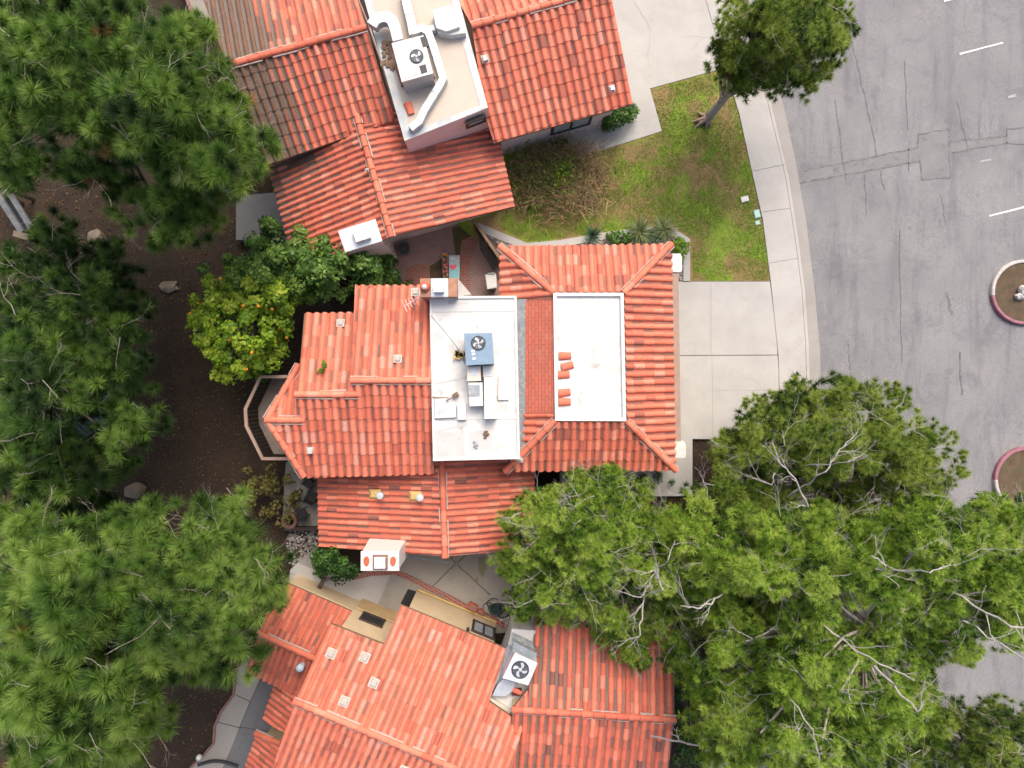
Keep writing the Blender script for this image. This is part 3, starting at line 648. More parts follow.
# roof vents
def box_vent(h,S,px,py,s=.18,m='vent_white',nm='roof_vent'):
    p=S.P(px,py)+S.n*.07; mb=MB(); M4=Matrix.Translation(p)@Matrix((S.u,S.v,S.n)).transposed().to_4x4()
    mb.add([M4@Vector(c) for c in [(-s*.5,-s*.55,0),(s*.5,-s*.55,0),(s*.5,s*.55,0),(-s*.5,s*.55,0),(-s*.42,-s*.4,.10),(s*.42,-s*.4,.10),(s*.42,s*.42,.05),(-s*.42,s*.42,.05)]],[[0,1,5,4],[1,2,6,5],[2,3,7,6],[3,0,4,7],[4,5,6,7]])
    mb.add([M4@Vector((x,y,-.03+q)) for x,y in ((-s*.7,-s*.7),(s*.7,-s*.7),(s*.7,s*.7),(-s*.7,s*.7)) for q in (0,.035)],[[1,3,5,7]])
    return mb.build(nm,M[m],h,bevel=.01)
box_vent(hb,NB,341,323.8); box_vent(hb,NA,398,359.5); box_vent(hb,SA,311,449.5)
box_vent(hb,SW_,520,457.5,.2); box_vent(hb,NA,416,293,.2)
def pipe_vent(h,S,px,py,dx):
    p=S.P(px+dx,py); q=S.P(px,py); mb=MB()
    M4=Matrix.Translation(q+S.n*.06)@Matrix((S.u,S.v,S.n)).transposed().to_4x4()
    mb.add([M4@Vector(c) for c in [(-.16,-.2,0),(.16,-.2,0),(.16,.22,0),(-.16,.22,0),(-.08,-.1,.09),(.08,-.1,.09),(.08,.12,.06),(-.08,.12,.06)]],[[0,1,5,4],[1,2,6,5],[2,3,7,6],[3,0,4,7],[4,5,6,7]])
    f=mb.build('vent_flashing',M['yellow'],h)
    mb=MB(); mb.lathe([(.085,0),(.085,.3),(.11,.31),(.11,.36),(.04,.37)],p,14); mb.build('vent_pipe',M['metal'],f)
pipe_vent(hb,LWp,375.5,494,6.5); pipe_vent(hb,LWp,415.5,496,6)

# curved balcony at the prow
bal=[(291,376.5),(261,377),(246,409),(247,426),(263,458.5),(296,458.5)]
zd=-.02
bm_=MB(); bm_.prism(poly_at([(305,378),(262,378.5),(247.5,409.5),(248.5,425.5),(264,457),(310,457),(312,420)],zd+.95)[:],zd-.25,zd)
bo=bm_.build('balcony',pm('balcony_floor',(.20,.165,.14),(.115,.095,.085),1.6,.9,fine=40,spots=(5,(.16,.12,.05),.56,.7)),hb)
rl=MB(); pts=[at(x,y,zd+1.0) for x,y in bal]
L=[];Rr=[]
for i,p in enumerate(pts):
    d0=(pts[i]-pts[max(i-1,0)]); d1=(pts[min(i+1,len(pts)-1)]-pts[i]); d=(d0.normalized() if d0.length else Vector())+(d1.normalized() if d1.length else Vector()); d.normalize(); s=Vector((-d.y,d.x,0)); L.append(p+s*.055); Rr.append(p-s*.055)
n=len(pts); up=Vector((0,0,.07))
rl.add([l+up for l in L]+[r+up for r in Rr]+L+Rr,[[n+i,n+i+1,i+1,i] for i in range(n-1)]+[[i,i+1,2*n+i+1,2*n+i] for i in range(n-1)]+[[3*n+i,3*n+i+1,n+i+1,n+i] for i in range(n-1)]+[[3*n+i,2*n+i,2*n+i+1,3*n+i+1] for i in range(n-1)])
rl.build('railing',M['rail'],bo)
bl=None
for i in range(n-1):
    a,b=pts[i],pts[i+1]; k=int((b-a).length/.13)
    for j in range(k):
        q=a.lerp(b,(j+.5)/k)
        if bl is None:
            mb=MB(); mb.box((0,0,.5),(.035,.035,1.0)); bl=mb.build('baluster',M['dark_wood'],bo,local=True); c=bl
        else:
            c=bl.copy(); scene.collection.objects.link(c); c.parent=bo
        c.location=(q.x,q.y,zd)

# ------------------------------------------------------------------ UPPER HOUSE
ha=thing('house','upper house, its weathered tile roofs brown with needle litter on the left','house',at(420,110,0))
def dirtA(p):
    x=(p.x*F/(H-p.z))+512; y=384-p.y*F/(H-p.z)
    e=x-(y*.31)                                   # along the tilted house
    n=mnoise.noise(p*.9)*.6+mnoise.noise(p*2.3)*.35
    if y<165 and x<400 : return max(0,min(1,(276-e)/42+.2+n*.75))
    if x<395: return max(0,min(1,(318-x)/55+.2+n*.8-(y-150)/160))
    return max(0,.05+n*.3)
WA=MB()
zrA,zeA=3.9,2.85
AS=Slope((228,66,zrA),(365,28,zrA),(332,142.5,zeA)); AN=Slope((228,66,zrA),(365,28,zrA),(280,-40,zeA+.05))
pAS=[(228,66),(366,27.7),(393,112),(394,120.5),(268,164.5),(245,110)]; pAN=[(228,66),(366,27.7),(350,-24),(196,-24),(203.5,0)]
tile_roof(ha,[(AS,[pAS]),(AN,[pAN])],[(AS.P(226,66.5),AS.P(366,27.7))],M['tile_a'],.25,.37,dirtA,'tile roof slope thick with brown litter',seed=4,cover=.33,bias=.44,rb=.4)
wall_under(WA,AS,[(228,66),(366,27.7),(394,120.5),(268,164.5)],[0,0,.3,.3],-2.4,.16); wall_under(WA,AN,[(228,66),(366,27.7),(350,-24),(203.5,-10)],[0,0,0,.3],-2.4,.16)
ES=Slope((473,26.4,3.85),(609,-12,3.85),(565,123,2.8)); EN=Slope((473,26.4,3.85),(609,-12,3.85),(530,-60,3.0))
pES=[(472,26.6),(609,-12),(632.8,104),(494,143),(484.5,114)]; pEN=[(472,26.6),(609,-12),(604,-40),(455,-40),(457,0)]
tile_roof(ha,[(ES,[pES]),(EN,[pEN])],[(ES.P(472,26.6),ES.P(609,-12))],M['tile_b'],.25,.36,lambda p:max(0,.1*mnoise.noise(p*1.5)),'bright orange tile roof over the garage',seed=5,cover=.36,bias=.55)
wall_under(WA,ES,[(472,26.6),(609,-12),(632.8,104),(494,143)],[0,.3,.45,.3],-.1,.16)
LA=Slope((361,130,3.0),(391,236,3.0),(505,172,2.05)); zla=3.0
LB=Slope((361,130,3.0),(391,236,3.0),(275,195,1.9))
pLA=[(361,130),(391,236),(514.8,206.7),(496,128)]; pLB=[(361,130),(391,236),(298,279),(266,160)]
pLA2=[(361,130),(356,113),(490,100),(496,128)]; pLB2=[(361,130),(356,113),(262,146),(266,160)]
tile_roof(ha,[(LA,[pLA,pLA2]),(LB,[pLB,pLB2])],[(LA.P(391.5,237),LA.P(356,113))],M['tile_a'],.20,.35,dirtA,'lower gable roof of darker orange tile',seed=6,cover=.34,bias=.45)
wall_under(WA,LA,pLA,[0,.5,.35,0],-.1,.16); wall_under(WA,LB,pLB,[0,.5,.35,0],-2.4,.16)
WA.build('wall',M['stucco_pink'],ha)
# flat roof of the upper house with side flashings
zfa=3.72
fa=MB(); fa.pp([(357,-26),(452,-26),(488,107.5),(404.5,141)],2.2,zfa); fao=fa.build('flat_roof',M['stucco_pink'],ha)
fa=MB(); fa.pp([(357.5,-25),(451.5,-25),(487.5,107),(405,140.3)],zfa-.02,zfa+.02); fa.build('roof_coating',M['tan_roof'],fao)
fa=MB(); fa.pp([(357,-26),(364,-26),(399,92),(412,137.4),(404.5,141)],zfa+.01,zfa+.032); fa.pp([(444,-26),(452,-26),(488,107.5),(481,110)],zfa+.01,zfa+.034); fa.pp([(404.5,141),(403,135),(485.5,103),(488,107.5)],zfa+.008,zfa+.03); fa.build('edge_flashing',pm('pale_blue_flashing',(.44,.48,.50),(.33,.36,.38),3,.6,.2,spots=(3,(.5,.45,.4),.5,.7)),fao)
def wall_window(h,a,b,zc,hh,name='window',frame='dark_wood',panes=2,m='pane'):
    """a,b: world xy ends of the opening on the wall, facing left of a->b"""
    a=Vector((*a,0)); b=Vector((*b,0)); d=b-a; L=d.length; d.normalize(); nrm=Vector((d.y,-d.x,0)); rz=math.atan2(d.y,d.x)
    mb=MB(); c=(a+b)/2
    for s in (-1,1):
        mb.box(c+Vector((0,0,zc+s*hh/2))+nrm*.02,(L+.1,.09,.08),rz); mb.box(c+d*s*L/2+Vector((0,0,zc))+nrm*.02,(.08,.085,hh-.08),rz)
    for i in range(1,panes): mb.box(a+d*(L*i/panes)+Vector((0,0,zc))+nrm*.02,(.06,.08,hh-.08),rz)
    f=mb.build(name,M[frame],h)
    mb=MB(); mb.box(c+Vector((0,0,zc))+nrm*.015,(L-.04,.03,hh-.06),rz); mb.build('pane',M[m],f); return f
def on(px,py,z): p=at(px,py,z); return (p.x,p.y)
wall_window(ha,on(467,124.5,3.3),on(484,117.8,3.3),3.3,.32,panes=1)
# garage wall window facing the walk
P=[ES.P(*q) for q in [(472,26.6),(609,-12),(632.8,104),(494,143)]]; xy=inset([(p.x,p.y) for p in P],[0,.3,.45,.3]); e0,e1=Vector(xy[3]),Vector(xy[2])
wv=e1-e0
wall_window(ha,tuple(e0+wv*.46),tuple(e0+wv*.80),1.55,1.3,panes=2)
mb=MB(); mb.box((*(e0+wv*.24),2.25),(.9,.12,.18),math.atan2(wv.y,wv.x)); mb.build('wall_trim',M['white'],ha)
# chimney of the upper house
z=3.15; ch=MB(); cp=poly_at([(340,232),(375,221),(381,240.5),(346.5,251)],z); ch.prism(cp,-1,z)
fo=inset(cp,0); c2=poly_at([(360,240),(381,233),(384,246),(362,254)],2.2)
cho=ch.build('chimney',M['stucco_pink'],ha); cho['label']='pink stucco chimney with a pale sheet metal top'
mb=MB(); mb.prism(inset(cp,-.04),z+.002,z+.06); mb.build('chimney_cap',M['metal'],cho)
mb=MB(); mb.prism(poly_at([(352,230.5),(366,226),(370,237.5),(356,242)],z+.3),z+.06,z+.28); mb.build('flue_cover',M['white'],cho)
# loose vent near ridge
mb=MB(); mb.blob((*on(421,56,3.4),0),(.01,.01,.01)); 
box_vent(ha,ES,485,59,.16); box_vent(ha,ES,611.5,88.5,.13,'metal'); box_vent(ha,LA,367,171,.08)

# ------------------------------------------------------------------ LOWER HOUSE
hc=thing('house','lower house turned at an angle, salmon tile roof and tan stucco walls','house',at(420,680,0))
WC=MB()
zrC,zeC=3.85,2.9
CN=Slope((295,701,zrC),(440,762,zrC),(453.5,626.5,zeC)); CS=Slope((295,701,zrC),(440,762,zrC),(330,830,2.9))
p1=[(401,605),(506.8,649),(489,701.5),(459,770),(348.8,723.6)]; p1b=[(489,701.5),(523,724.5),(512,768),(506,790),(459,770)]; p2=[(330.3,623.7),(383.8,644.5),(348.8,723.6),(295,701)]
tile_roof(hc,[(CN,[p1,p1b,p2]),(CS,[[(295,701),(508,790.5),(480,850),(262,800)]])],[(CN.P(294,700.6),CN.P(508,790.5))],M['tile_c'],.222,.37,label='long salmon gable roof with four white vents',seed=7,cover=.385,bias=.6)
wall_under(WC,CN,[(401,605),(506.8,649),(459,770),(348.8,723.6)],[.33,.3,0,.25],-2.4,.15); wall_under(WC,CN,p2,[.18,0,0,.3],-2.4,.15); wall_under(WC,CS,[(295,701),(508,790.5),(480,850),(262,800)],[0,0,.3,.3],-2.4,.15)
for q in ((331.5,653),(365,657),(374,682.5),(344.5,701)): box_vent(hc,CN,*q,.21)
box_vent(hc,CN,404,771,.22)
# right part
RN=Slope((513,709,3.55),(674.5,719.5,3.55),(603,622,2.7)); RS=Slope((513,709,3.55),(674.5,719.5,3.55),(590,830,2.8))
pRN=[(535,619),(674,626),(674.5,719.5),(527,710)]; pRS=[(513,709),(674.5,719.5),(666,790),(505,790)]
tile_roof(hc,[(RN,[pRN,[(527.5,690),(527.5,710),(512,709)]]),(RS,[pRS])],[(RN.P(512,709),RN.P(675,719.5))],M['tile_low'],.255,.36,lambda p:max(0,.12+.5*mnoise.noise(p*1.1)),'darker tile roof under the big pine',seed=8,cover=.36,bias=.52)
wall_under(WC,RN,[(536,619),(674,626),(674.5,719.5),(529,709)],[.3,.3,0,.05],-.1,.15); wall_under(WC,RS,pRS,[0,.3,.3,0],-.1,.15)
# low left roofs
L1=Slope((258.5,633,1.75),(312.7,657.5,1.75),(325,599,1.15)); L1S=Slope((258.5,633,1.75),(312.7,657.5,1.75),(260,679,1.1))
q1=[(258.5,633),(281,580.5),(355.5,613),(333,664)]; q1s=[(258.5,633),(322,661),(300,697),(245,671.5)]
q1=[(258.5,633),(281,580.5),(355.5,613),(334,665)]
L2=Slope((262.5,720,.75),(279,679,.75),(312,690,1.35)); q2=[(277.5,676),(316,660),(290,735),(262.5,720)]
L3=Slope((246,768,.4),(258,733,.4),(278,741,.85)); q3=[(257,733),(283,744),(268,800),(235,795)]
tile_roof(hc,[(L1,[q1]),(L1S,[q1s])],[(L1.P(257.5,632.6),L1.P(318,659.6))],M['tile_low'],.20,.36,label='low gable roof tucked under the higher one',seed=9,cover=.34,bias=.55)
tile_roof(hc,[(L2,[q2])],[],M['tile_low'],.20,.36,label='small lean to roof draining to the left walk',seed=10,cover=.34)
tile_roof(hc,[(L3,[q3])],[(L3.P(257,733),L3.P(281,743))],M['tile_low'],.20,.36,label='small roof piece beside the left walk',seed=11,cover=.34)
wall_under(WC,L1,q1,[.2,-.0,0,0],-2.4,.15); wall_under(WC,L1S,q1s,[0,0,.2,.2],-2.4,.15); wall_under(WC,L2,q2,[0,0,.1,.3],-2.4,.15); wall_under(WC,L3,q3,[.1,0,0,.3],-2.4,.15)
WC.build('wall',M['stucco_tan'],hc)
P=[CN.P(*q) for q in p2]; xy=inset([(p.x,p.y) for p in P],[.18,0,0,.3]); la,lb=Vector(xy[0]),Vector(xy[1]); lv=lb-la
wall_window(hc,tuple(la+lv*.76),tuple(la+lv*.26),1.38,.62,panes=1,m='black')
mb=MB(); mb.box((*(la+lv*.5+Vector((.02,.05))),.5),(lv.length-.1,.05,1.0),math.atan2(lv.y,lv.x)); mb.build('skirting',M['yellow_tan'],hc)
P=[CN.P(*q) for q in [(401,605),(506.8,649),(459,770),(348.8,723.6)]]; xy=inset([(p.x,p.y) for p in P],[.33,.3,0,.25]); w0,w1=Vector(xy[0]),Vector(xy[1]); wv=w1-w0
wall_window(hc,tuple(w0+wv*.985),tuple(w0+wv*.735),1.25,.95,panes=2)
mb=MB(); mb.box((*(w0+wv*.68+Vector((.03,.06))),1.9),(.1,.12,.14),bev=.02); mb.build('wall_lamp',M['black'],hc)
mb=MB(); mb.box((*(w0+wv*.5+Vector((.03,.05))),.09),(wv.length,.06,.14),math.atan2(wv.y,wv.x)); mb.build('skirting',M['yellow'],hc)
pp_=L1S.P(303,664); mb=MB(); mb.lathe([(.10,0),(.10,.32),(.13,.33),(.13,.40),(.09,.45),(.03,.47)],pp_-Vector((0,0,.05)),16); mb.build('vent_pipe',pm('pale_blue_pipe',(.42,.52,.62),(.34,.44,.54),6,.5),hc)
# equipment well of the lower house
fw=MB(); fw.pp([(512,629),(535,630.5),(541,640),(529,703),(521,714),(487,701),(507,650)],1.0,2.85); fwo=fw.build('equipment_well',M['white_roof'],hc); fwo['label']='white roof well holding the air conditioner'
fw=MB(); fw.pp([(487,700),(490,697.5),(512,711),(509,715)],2.6,3.0); fw.build('well_curb',M['stucco_cream'],fwo)
fw=MB(); fw.pp([(505,649.5),(508,645),(516,650),(513,664),(503,690),(497,690)],2.8,2.93); fw.build('well_flashing',M['flash'],fwo)

# ------------------------------------------------------------------ machines and things on the flat roofs
def fan_unit(name,label,pxs,z0,z1,fanpx,fr,casing,group='rooftop air conditioners',nb=4,seed=0,disc='well'):
    P=poly_at(pxs,z1); cx=sum(p[0] for p in P)/len(P); cy=sum(p[1] for p in P)/len(P)
    t=thing(name,label,'air conditioner',(cx,cy,z0),group)
    mb=MB(); mb.prism(P,z0,z1-.03); mb.prism(inset(P,-.015),z1-.03,z1); o=mb.build('casing',M[casing],t,bevel=.008)
    f=at(*fanpx,z1); mb=MB(); mb.lathe([(fr+.03,0),(fr+.03,.025),(fr,.03),(fr-.01,.004),(.0,.004)],(f.x,f.y,z1+.002),28); mb.build('fan_well',M[disc],t)
    mb=MB()
    for k in range(nb):
        a0=2*math.pi*k/nb+seed; vs_=[]
        for j in range(6):
            r=fr*(.16+.78*j/5); wd=.34+.16*math.sin(j/5*math.pi); c=a0+.55*j/5
            for s in (-1,1): vs_.append((f.x+r*math.cos(c+s*wd*.72),f.y+r*math.sin(c+s*wd*.72),z1+.014+.012*s*(j/5)))
        mb.add(vs_,[[2*j,2*j+1,2*j+3,2*j+2] for j in range(5)])
    mb.lathe([(fr*.2,0),(fr*.2,.02),(fr*.1,.03)],(f.x,f.y,z1+.012),12)
    mb.build('fan',M['blade'],t)
    mb=MB()
    for q in (.3,.5,.7,.9): 
        rr=fr*q; mb.tube([(f.x+rr*math.cos(a*.35),f.y+rr*math.sin(a*.35),z1+.045) for a in range(19)],.0035,4,caps=False)
    for k in range(6):
        a=k*math.pi/3+.2; mb.tube([(f.x+fr*.1*math.cos(a),f.y+fr*.1*math.sin(a),z1+.05),(f.x+fr*1.05*math.cos(a),f.y+fr*1.05*math.sin(a),z1+.032)],.004,4)
    mb.build('fan_guard',M['flash'],t)
    return t,(cx,cy)
zf=3.62
t,_=fan_unit('air_conditioner','blue grey air conditioner with a four bladed fan on the white flat roof',[(464.5,333.8),(491.5,333.3),(493.5,363.5),(466.5,365)],zf,zf+.75,(478.3,343),.18,'ac_blue')
mb=MB(); 
for y in (351,354,358.5): mb.box((*at(473+(y-351)*.15,y,zf+.75)[:2],zf+.755),(.10,.07,.012),.2)
mb.build('access_plate',M['white'],t)
t,_=fan_unit('air_conditioner','warm grey air conditioner with a small dark fan on the beige flat roof',[(392,43.4),(423,35.5),(432.5,73),(402,81.6)],zfa,zfa+.8,(416.6,56.5),.17,'ac_tan',nb=3,seed=.4)
mb=MB(); mb.pp([(420,37.5),(425,36),(428,46),(423,47.5)],zfa+.7,zfa+.806); mb.build('vent_grille',M['black'],t); mb=MB(); mb.pp([(419,66),(425.5,64),(427.5,72),(421.5,74)],zfa+.7,zfa+.806); mb.build('vent_grille',M['black'],t)
mb=MB(); mb.pp([(401,72),(416,67.5),(418,74),(404,79)],zfa+.7,zfa+.812); mb.build('access_plate',M['metal'],t)
mb=MB(); mb.pp([(391,44),(402,82),(433.5,74),(435,77),(401,86),(388,45)],zfa-.0,zfa+.1); mb.build('timber_base',M['curb_edge'],t)
zw=2.85
t,_=fan_unit('air_conditioner','white air conditioner with a round dark fan beside the big pine',[(515,653.5),(537,663.6),(528,685),(503,678)],zw,zw+.8,(520.2,669.5),.235,'ac_white',nb=4,seed=.7)
mb=MB()
for j in range(9):
    p=at(513.5+.7*j*.12,642+j*1.25,zw+.75-.06*j*.2); d=R(-25)
    mb.box((p.x+.28,p.y-.1,zw+.15+.07*j),(.72,.05-.0,.03),d)
mb.pp([(513,641.5),(537,653.5),(535.5,661),(516,652.5)],zw,zw+.6); mb.build('grille',M['flash'],t)
mb=MB(); mb.pp([(503.5,679.5),(516,682.5),(514,690),(506,697),(492,696),(498,684)],zw,zw+.3); tag(mb.build('duct_box',M['metal'],bevel=.02),'pale sheet metal box below the white air conditioner','duct box')
mb=MB(); mb.pp([(512,690.5),(522,690.5),(522,696),(512,696)],zw,zw+.2); tag(mb.build('wooden_block',pm('maroon_board',(.17,.035,.04),(.11,.025,.03),8,.8),bevel=.01),'dark red board lying in the roof well','board')
mb=MB(); p=at(518,692-1,zw+.3); 
for k,(x,y,rz) in enumerate(((516,692,-.45),(519.5,698,-.9))): pass
def loose_tile(px,py,z,rz,label,group,L=.34,r=.1,mat='tile_b',t=.6):
    mb=MB(); K=8; vs_=[]
    for (x,rr) in ((-L/2,r),(L/2,r*.82)):
        for k in range(K+1):
            a=math.pi*k/K; vs_.append((x,rr*math.cos(a),rr*.8*math.sin(a)))
        for k in range(K+1):
            a=math.pi*k/K; vs_.append((x,(rr-.014)*math.cos(a),(rr-.014)*.8*math.sin(a)))
    m=K+1
    fs=[[k,k+1,2*m+k+1,2*m+k] for k in range(K)]+[[m+k+1,m+k,3*m+k,3*m+k+1] for k in range(K)]+[[k+1,k,m+k,m+k+1] for k in range(K)]+[[2*m+k,2*m+k+1,3*m+k+1,3*m+k] for k in range(K)]
    mb.add(vs_,fs,0,t); o=mb.build('loose_tile',M[mat],smooth=False); p=at(px,py,z); o.location=(p.x,p.y,z+.004); o.rotation_euler=(0,0,rz)
    return tag(o,label,'roof tile',group)
g='loose tiles on the garage top'
for px,py,rz,l in ((565,356,.03,'northmost loose red tile lying on the white garage top'),(567.3,366.3,.25,'second loose red tile from the top, lying slightly tilted'),(563.6,374.8,.02,'third loose red tile from the top on the white garage top'),(564.3,392.8,.15,'fourth loose red tile, upper one of the lower pair'),(564.7,402,.0,'southmost loose red tile of the row on the garage top')):
    loose_tile(px,py,3.4,rz,l,g,.36,.13,t=.45+.1*random.random())
loose_tile(409.5,109,zfa+.02,-1.25,'single loose red tile near the duct end on the beige roof','loose tiles',.36,.13,t=.5)
loose_tile(517,691.3,zw+.25,-.45,'orange half tile dropped beside the white air conditioner','loose tiles',.3,.09,t=.5)
def duct(name,pxs,z0,h,w,label,m='metal',group='sheet metal ducts'):
    mb=MB(); P=[at(x,y,z0+h) for x,y in pxs]; L=[];Rr=[]
    for i,p in enumerate(P):
        d0=(P[i]-P[i-1]).normalized() if i else None; d1=(P[i+1]-P[i]).normalized() if i<len(P)-1 else None
        d=(d0+d1 if d0 and d1 else (d0 or d1)); d=d.normalized(); s=Vector((-d.y,d.x,0)); k=1/max(.55,(s.dot(Vector((-(d1 or d0).y,(d1 or d0).x,0)))))
        L.append(p+s*w/2*k); Rr.append(p-s*w/2*k)
    n=len(P); dn=Vector((0,0,-h))
    mb.add(L+Rr+[q+dn for q in L]+[q+dn for q in Rr],[[n+i,n+i+1,i+1,i] for i in range(n-1)]+[[i,i+1,2*n+i+1,2*n+i] for i in range(n-1)]+[[3*n+i,3*n+i+1,n+i+1,n+i] for i in range(n-1)]+[[0,2*n,3*n,n],[n-1,2*n-1,4*n-1,3*n-1]])
    # standing seams
    for i in range(n-1):
        k=int((P[i+1]-P[i]).length/.42)
        for j in range(1,k+1):
            c=P[i].lerp(P[i+1],j/(k+1)); d=P[i+1]-P[i]; mb.box((c.x,c.y,z0+h-.0+.004),(.018,w*.98,.016),math.atan2(d.y,d.x))
    return tag(mb.build(name,M[m],bevel=.012),label,'duct',group)
duct('air_duct',[(371.5,25),(375,19.5),(381,16.5),(387,16.5),(392,20),(395,28),(398,40)],zfa+.3,.28,.32,'curved sheet metal duct bending over into the warm grey air conditioner')
duct('air_duct',[(404,-12),(407,5),(411.5,23),(413.5,34)],zfa+.1,.25,.26,'straight duct coming down from the top edge of the photo')
duct('air_duct',[(412,32),(421,27.5),(428,31),(433,45),(443,78),(440,84),(424,110),(419,121),(410,128)],zfa+.05,.22,.22,'long bent duct running down the beige roof to its lower corner')
mb=MB(); mb.pp([(432,10),(451,4),(460,27),(446,31.5),(436,28)],zfa,zfa+.4); mb.pp([(436,26),(462,24),(466,33),(452,35),(438,33)],zfa,zfa+.28); mb.pp([(420,28),(434,24),(436,30),(422,33)],zfa,zfa+.25); tag(mb.build('vent_hood',M['white'],bevel=.02),'large white boxed hood near the top of the beige roof','vent hood')
mb=MB()
rn=random.Random(3)
for k in range(26):
    p=at(385+rn.uniform(-3,9)+.0,58+rn.uniform(-15,10),zfa); mb.blob((p.x,p.y,zfa+.05),(rn.uniform(.04,.12),rn.uniform(.04,.12),.05),k,.5,1)
tag(mb.build('leaf_pile',M['twig']),'heap of brown leaves against the warm grey air conditioner','leaf pile',kind=None)
# plant on the middle house's roof: small cases and ducts
def case(name,pxs,h,label,m='white',panel=None,cat='equipment box'):
    t=thing(name,label,cat,(*at(*pxs[0],zf+h)[:2],zf),'equipment boxes on the white flat roof')
    mb=MB(); mb.pp(pxs,zf-.0,zf+h); mb.build('casing',M[m],t,bevel=.012)
    if panel:
        mb=MB(); mb.pp(panel[0],zf+h-.02,zf+h+.006); mb.build('panel',M[panel[1]],t)
    return t
case('equipment_box',[(466.7,366.5),(480.5,366),(481,381),(467,381.5)],.45,'cream box with a pale blue panel just below the blue unit','stucco_cream',([(470,367.5),(477.5,367.5),(477.5,375.5),(470,376)],'metal'))
case('equipment_box',[(468,382.5),(482.5,382.5),(483,406),(469.5,406.5)],.4,'white box with a square grey grille between the cream box and bare roof','white',([(468.6,385),(479.8,385),(480,396.5),(469,397)],'flash'))
case('equipment_box',[(482.5,366),(492,366),(492,376.5),(483,377)],.3,'small box with a light blue lid beside the long white duct','white',([(484,367),(490.5,367),(490.5,375),(484,375)],'metal'))
duct('air_duct',[(490,377),(490.5,419)],zf,.38,.36,'long straight white duct on the white flat roof','white')
case('equipment_box',[(498.5,376),(508.5,376),(509,400),(498,400)],.08,'thin white plate lying right of the long white duct','white')
case('equipment_box',[(434.5,399.5),(445,398.5),(456.5,406),(456,417.5),(434.5,418.5)],.10,'low pale blue tray at the left edge of the white flat roof','white',([(435.5,401),(444,400),(448,411),(437,416)],'metal'))
case('equipment_box',[(457,404),(466,403),(466.5,420),(457.5,420)],.12,'low white slab below the middle of the white flat roof')
mb=MB(); ribbon(mb,wob((432.5,397),(449,398),4,.3),.03,zf+.06,.03); ribbon(mb,wob((446,401),(452,398),3,.2),.04,zf+.16,.03); tag(mb.build('pipe',M['wood']),'short rusty pipe over the pale blue tray','pipe')
mb=MB(); mb.box((*at(455.5,395,zf+.14)[:2],zf+.1),(.17,.13,.14),.6,bev=.01); tag(mb.build('rusty_box',M['wood']),'small brown box near the rusty pipe','box')
mb=MB(); rn=random.Random(8)
for k in range(14):
    p=at(455+k*.75+rn.uniform(-.4,.4),355+rn.uniform(-2.5,2.5),zf); mb.box((p.x,p.y,zf+.1),(.06,.17,.03),rn.uniform(-.5,.5))
tag(mb.build('wooden_pallet',M['yellow']),'small yellow slatted board beside the blue unit','board')
mb=MB(); mb.tube([at(431,316,zf+.5),at(446,333,zf+.25),at(457,347,zf+.3),at(464,354,zf+.5)],.014,5); mb.tube([at(456,346,zf+.2),at(462,357,zf+.04),at(465,364,zf+.02)],.012,5); tag(mb.build('cable',M['flash']),'thin grey cable strung from the antenna to the blue unit','cable')
for (x,y,a,b,l) in ((486,434.5,.08,.1,'brown weed tuft'),(476,444.5,.07,.1,'grey debris'),(468,451.5,.05,.06,'x')):
    pass
mb=MB(); rn=random.Random(5)
for k in range(18):
    p=at(486+rn.gauss(0,1),434.5+rn.gauss(0,1.3),zf); mb.blob((p.x,p.y,zf+.03),(.05,.035,.04),k,.5,1)
tag(mb.build('debris',M['wood']),'clump of brown debris low on the white flat roof','debris')
mb=MB()
for k in range(14):
    p=at(475.5+rn.gauss(0,1.2),445+rn.gauss(0,1.3),zf); mb.blob((p.x,p.y,zf+.02),(.05,.035,.03),k,.5,1)
tag(mb.build('debris',M['flash']),'grey debris near the lower edge of the white flat roof','debris')
# antenna over the ridge corner
pa=NA.P(414,304); t=thing('antenna','tangled pale television antenna at the corner of the white flat roof','antenna',pa)
mb=MB(); mb.tube([pa,pa+Vector((0,0,.62))],.015); mb.build('mast',M['metal'],t)
mb=MB(); c=pa+Vector((0,0,.6)); mb.tube([c+Vector((-.22,-.14,0)),c+Vector((.26,.13,0))],.012)
for k in range(6):
    q=c+Vector((-.2+.44*k/5,-.13+.25*k/5,.01)); L=.2-.02*k; mb.tube([q+Vector((-L*.42,L*.9,0)),q+Vector((L*.42,-L*.9,0))],.008)
mb.build('boom',M['metal'],t)
mb=MB(); mb.tube([c+Vector((-.15,.18,-.1)),c+Vector((.1,-.05,-.12)),c+Vector((.25,-.2,-.1))],.012); mb.tube([c+Vector((.2,.14,-.2)),c+Vector((-.1,-.18,-.15))],.012); mb.build('bracket',M['terracotta'],t)

# ------------------------------------------------------------------ courtyards: pots, fence, bench, bin, hose, chairs
t=thing('bin','round dark planter pot beside the pink chimney','pot',at(403.5,248,0.05)); p=at(403.5,248,.5)
mb=MB(); mb.lathe([(.15,0.05),(.19,.45),(.21,.46),(.21,.50),(.17,.50),(.16,.42),(0.02,.42)],(p.x,p.y,0),20); mb.build('pot',pm('dark_slate_glaze',(.05,.065,.09),(.035,.05,.07),6,.4),t)
mb=MB(); mb.lathe([(.07,.42),(.09,.47),(.05,.48)],(p.x,p.y,0),10); mb.build('soil',M['bed'],t)
t.name='plant_pot'
mb=MB(); a=at(473.5,219.5,1.6); b=at(499,257,1.6); d=b-a; rz=math.atan2(d.y,d.x); mb.box(((a.x+b.x)/2,(a.y+b.y)/2,1.57),(d.length,.09,.06),rz)
t=thing('fence','narrow brown wooden fence seen edge on across the brick courtyard','fence',((a.x+b.x)/2,(a.y+b.y)/2,0)); mb.build('top_rail',M['wood'],t)
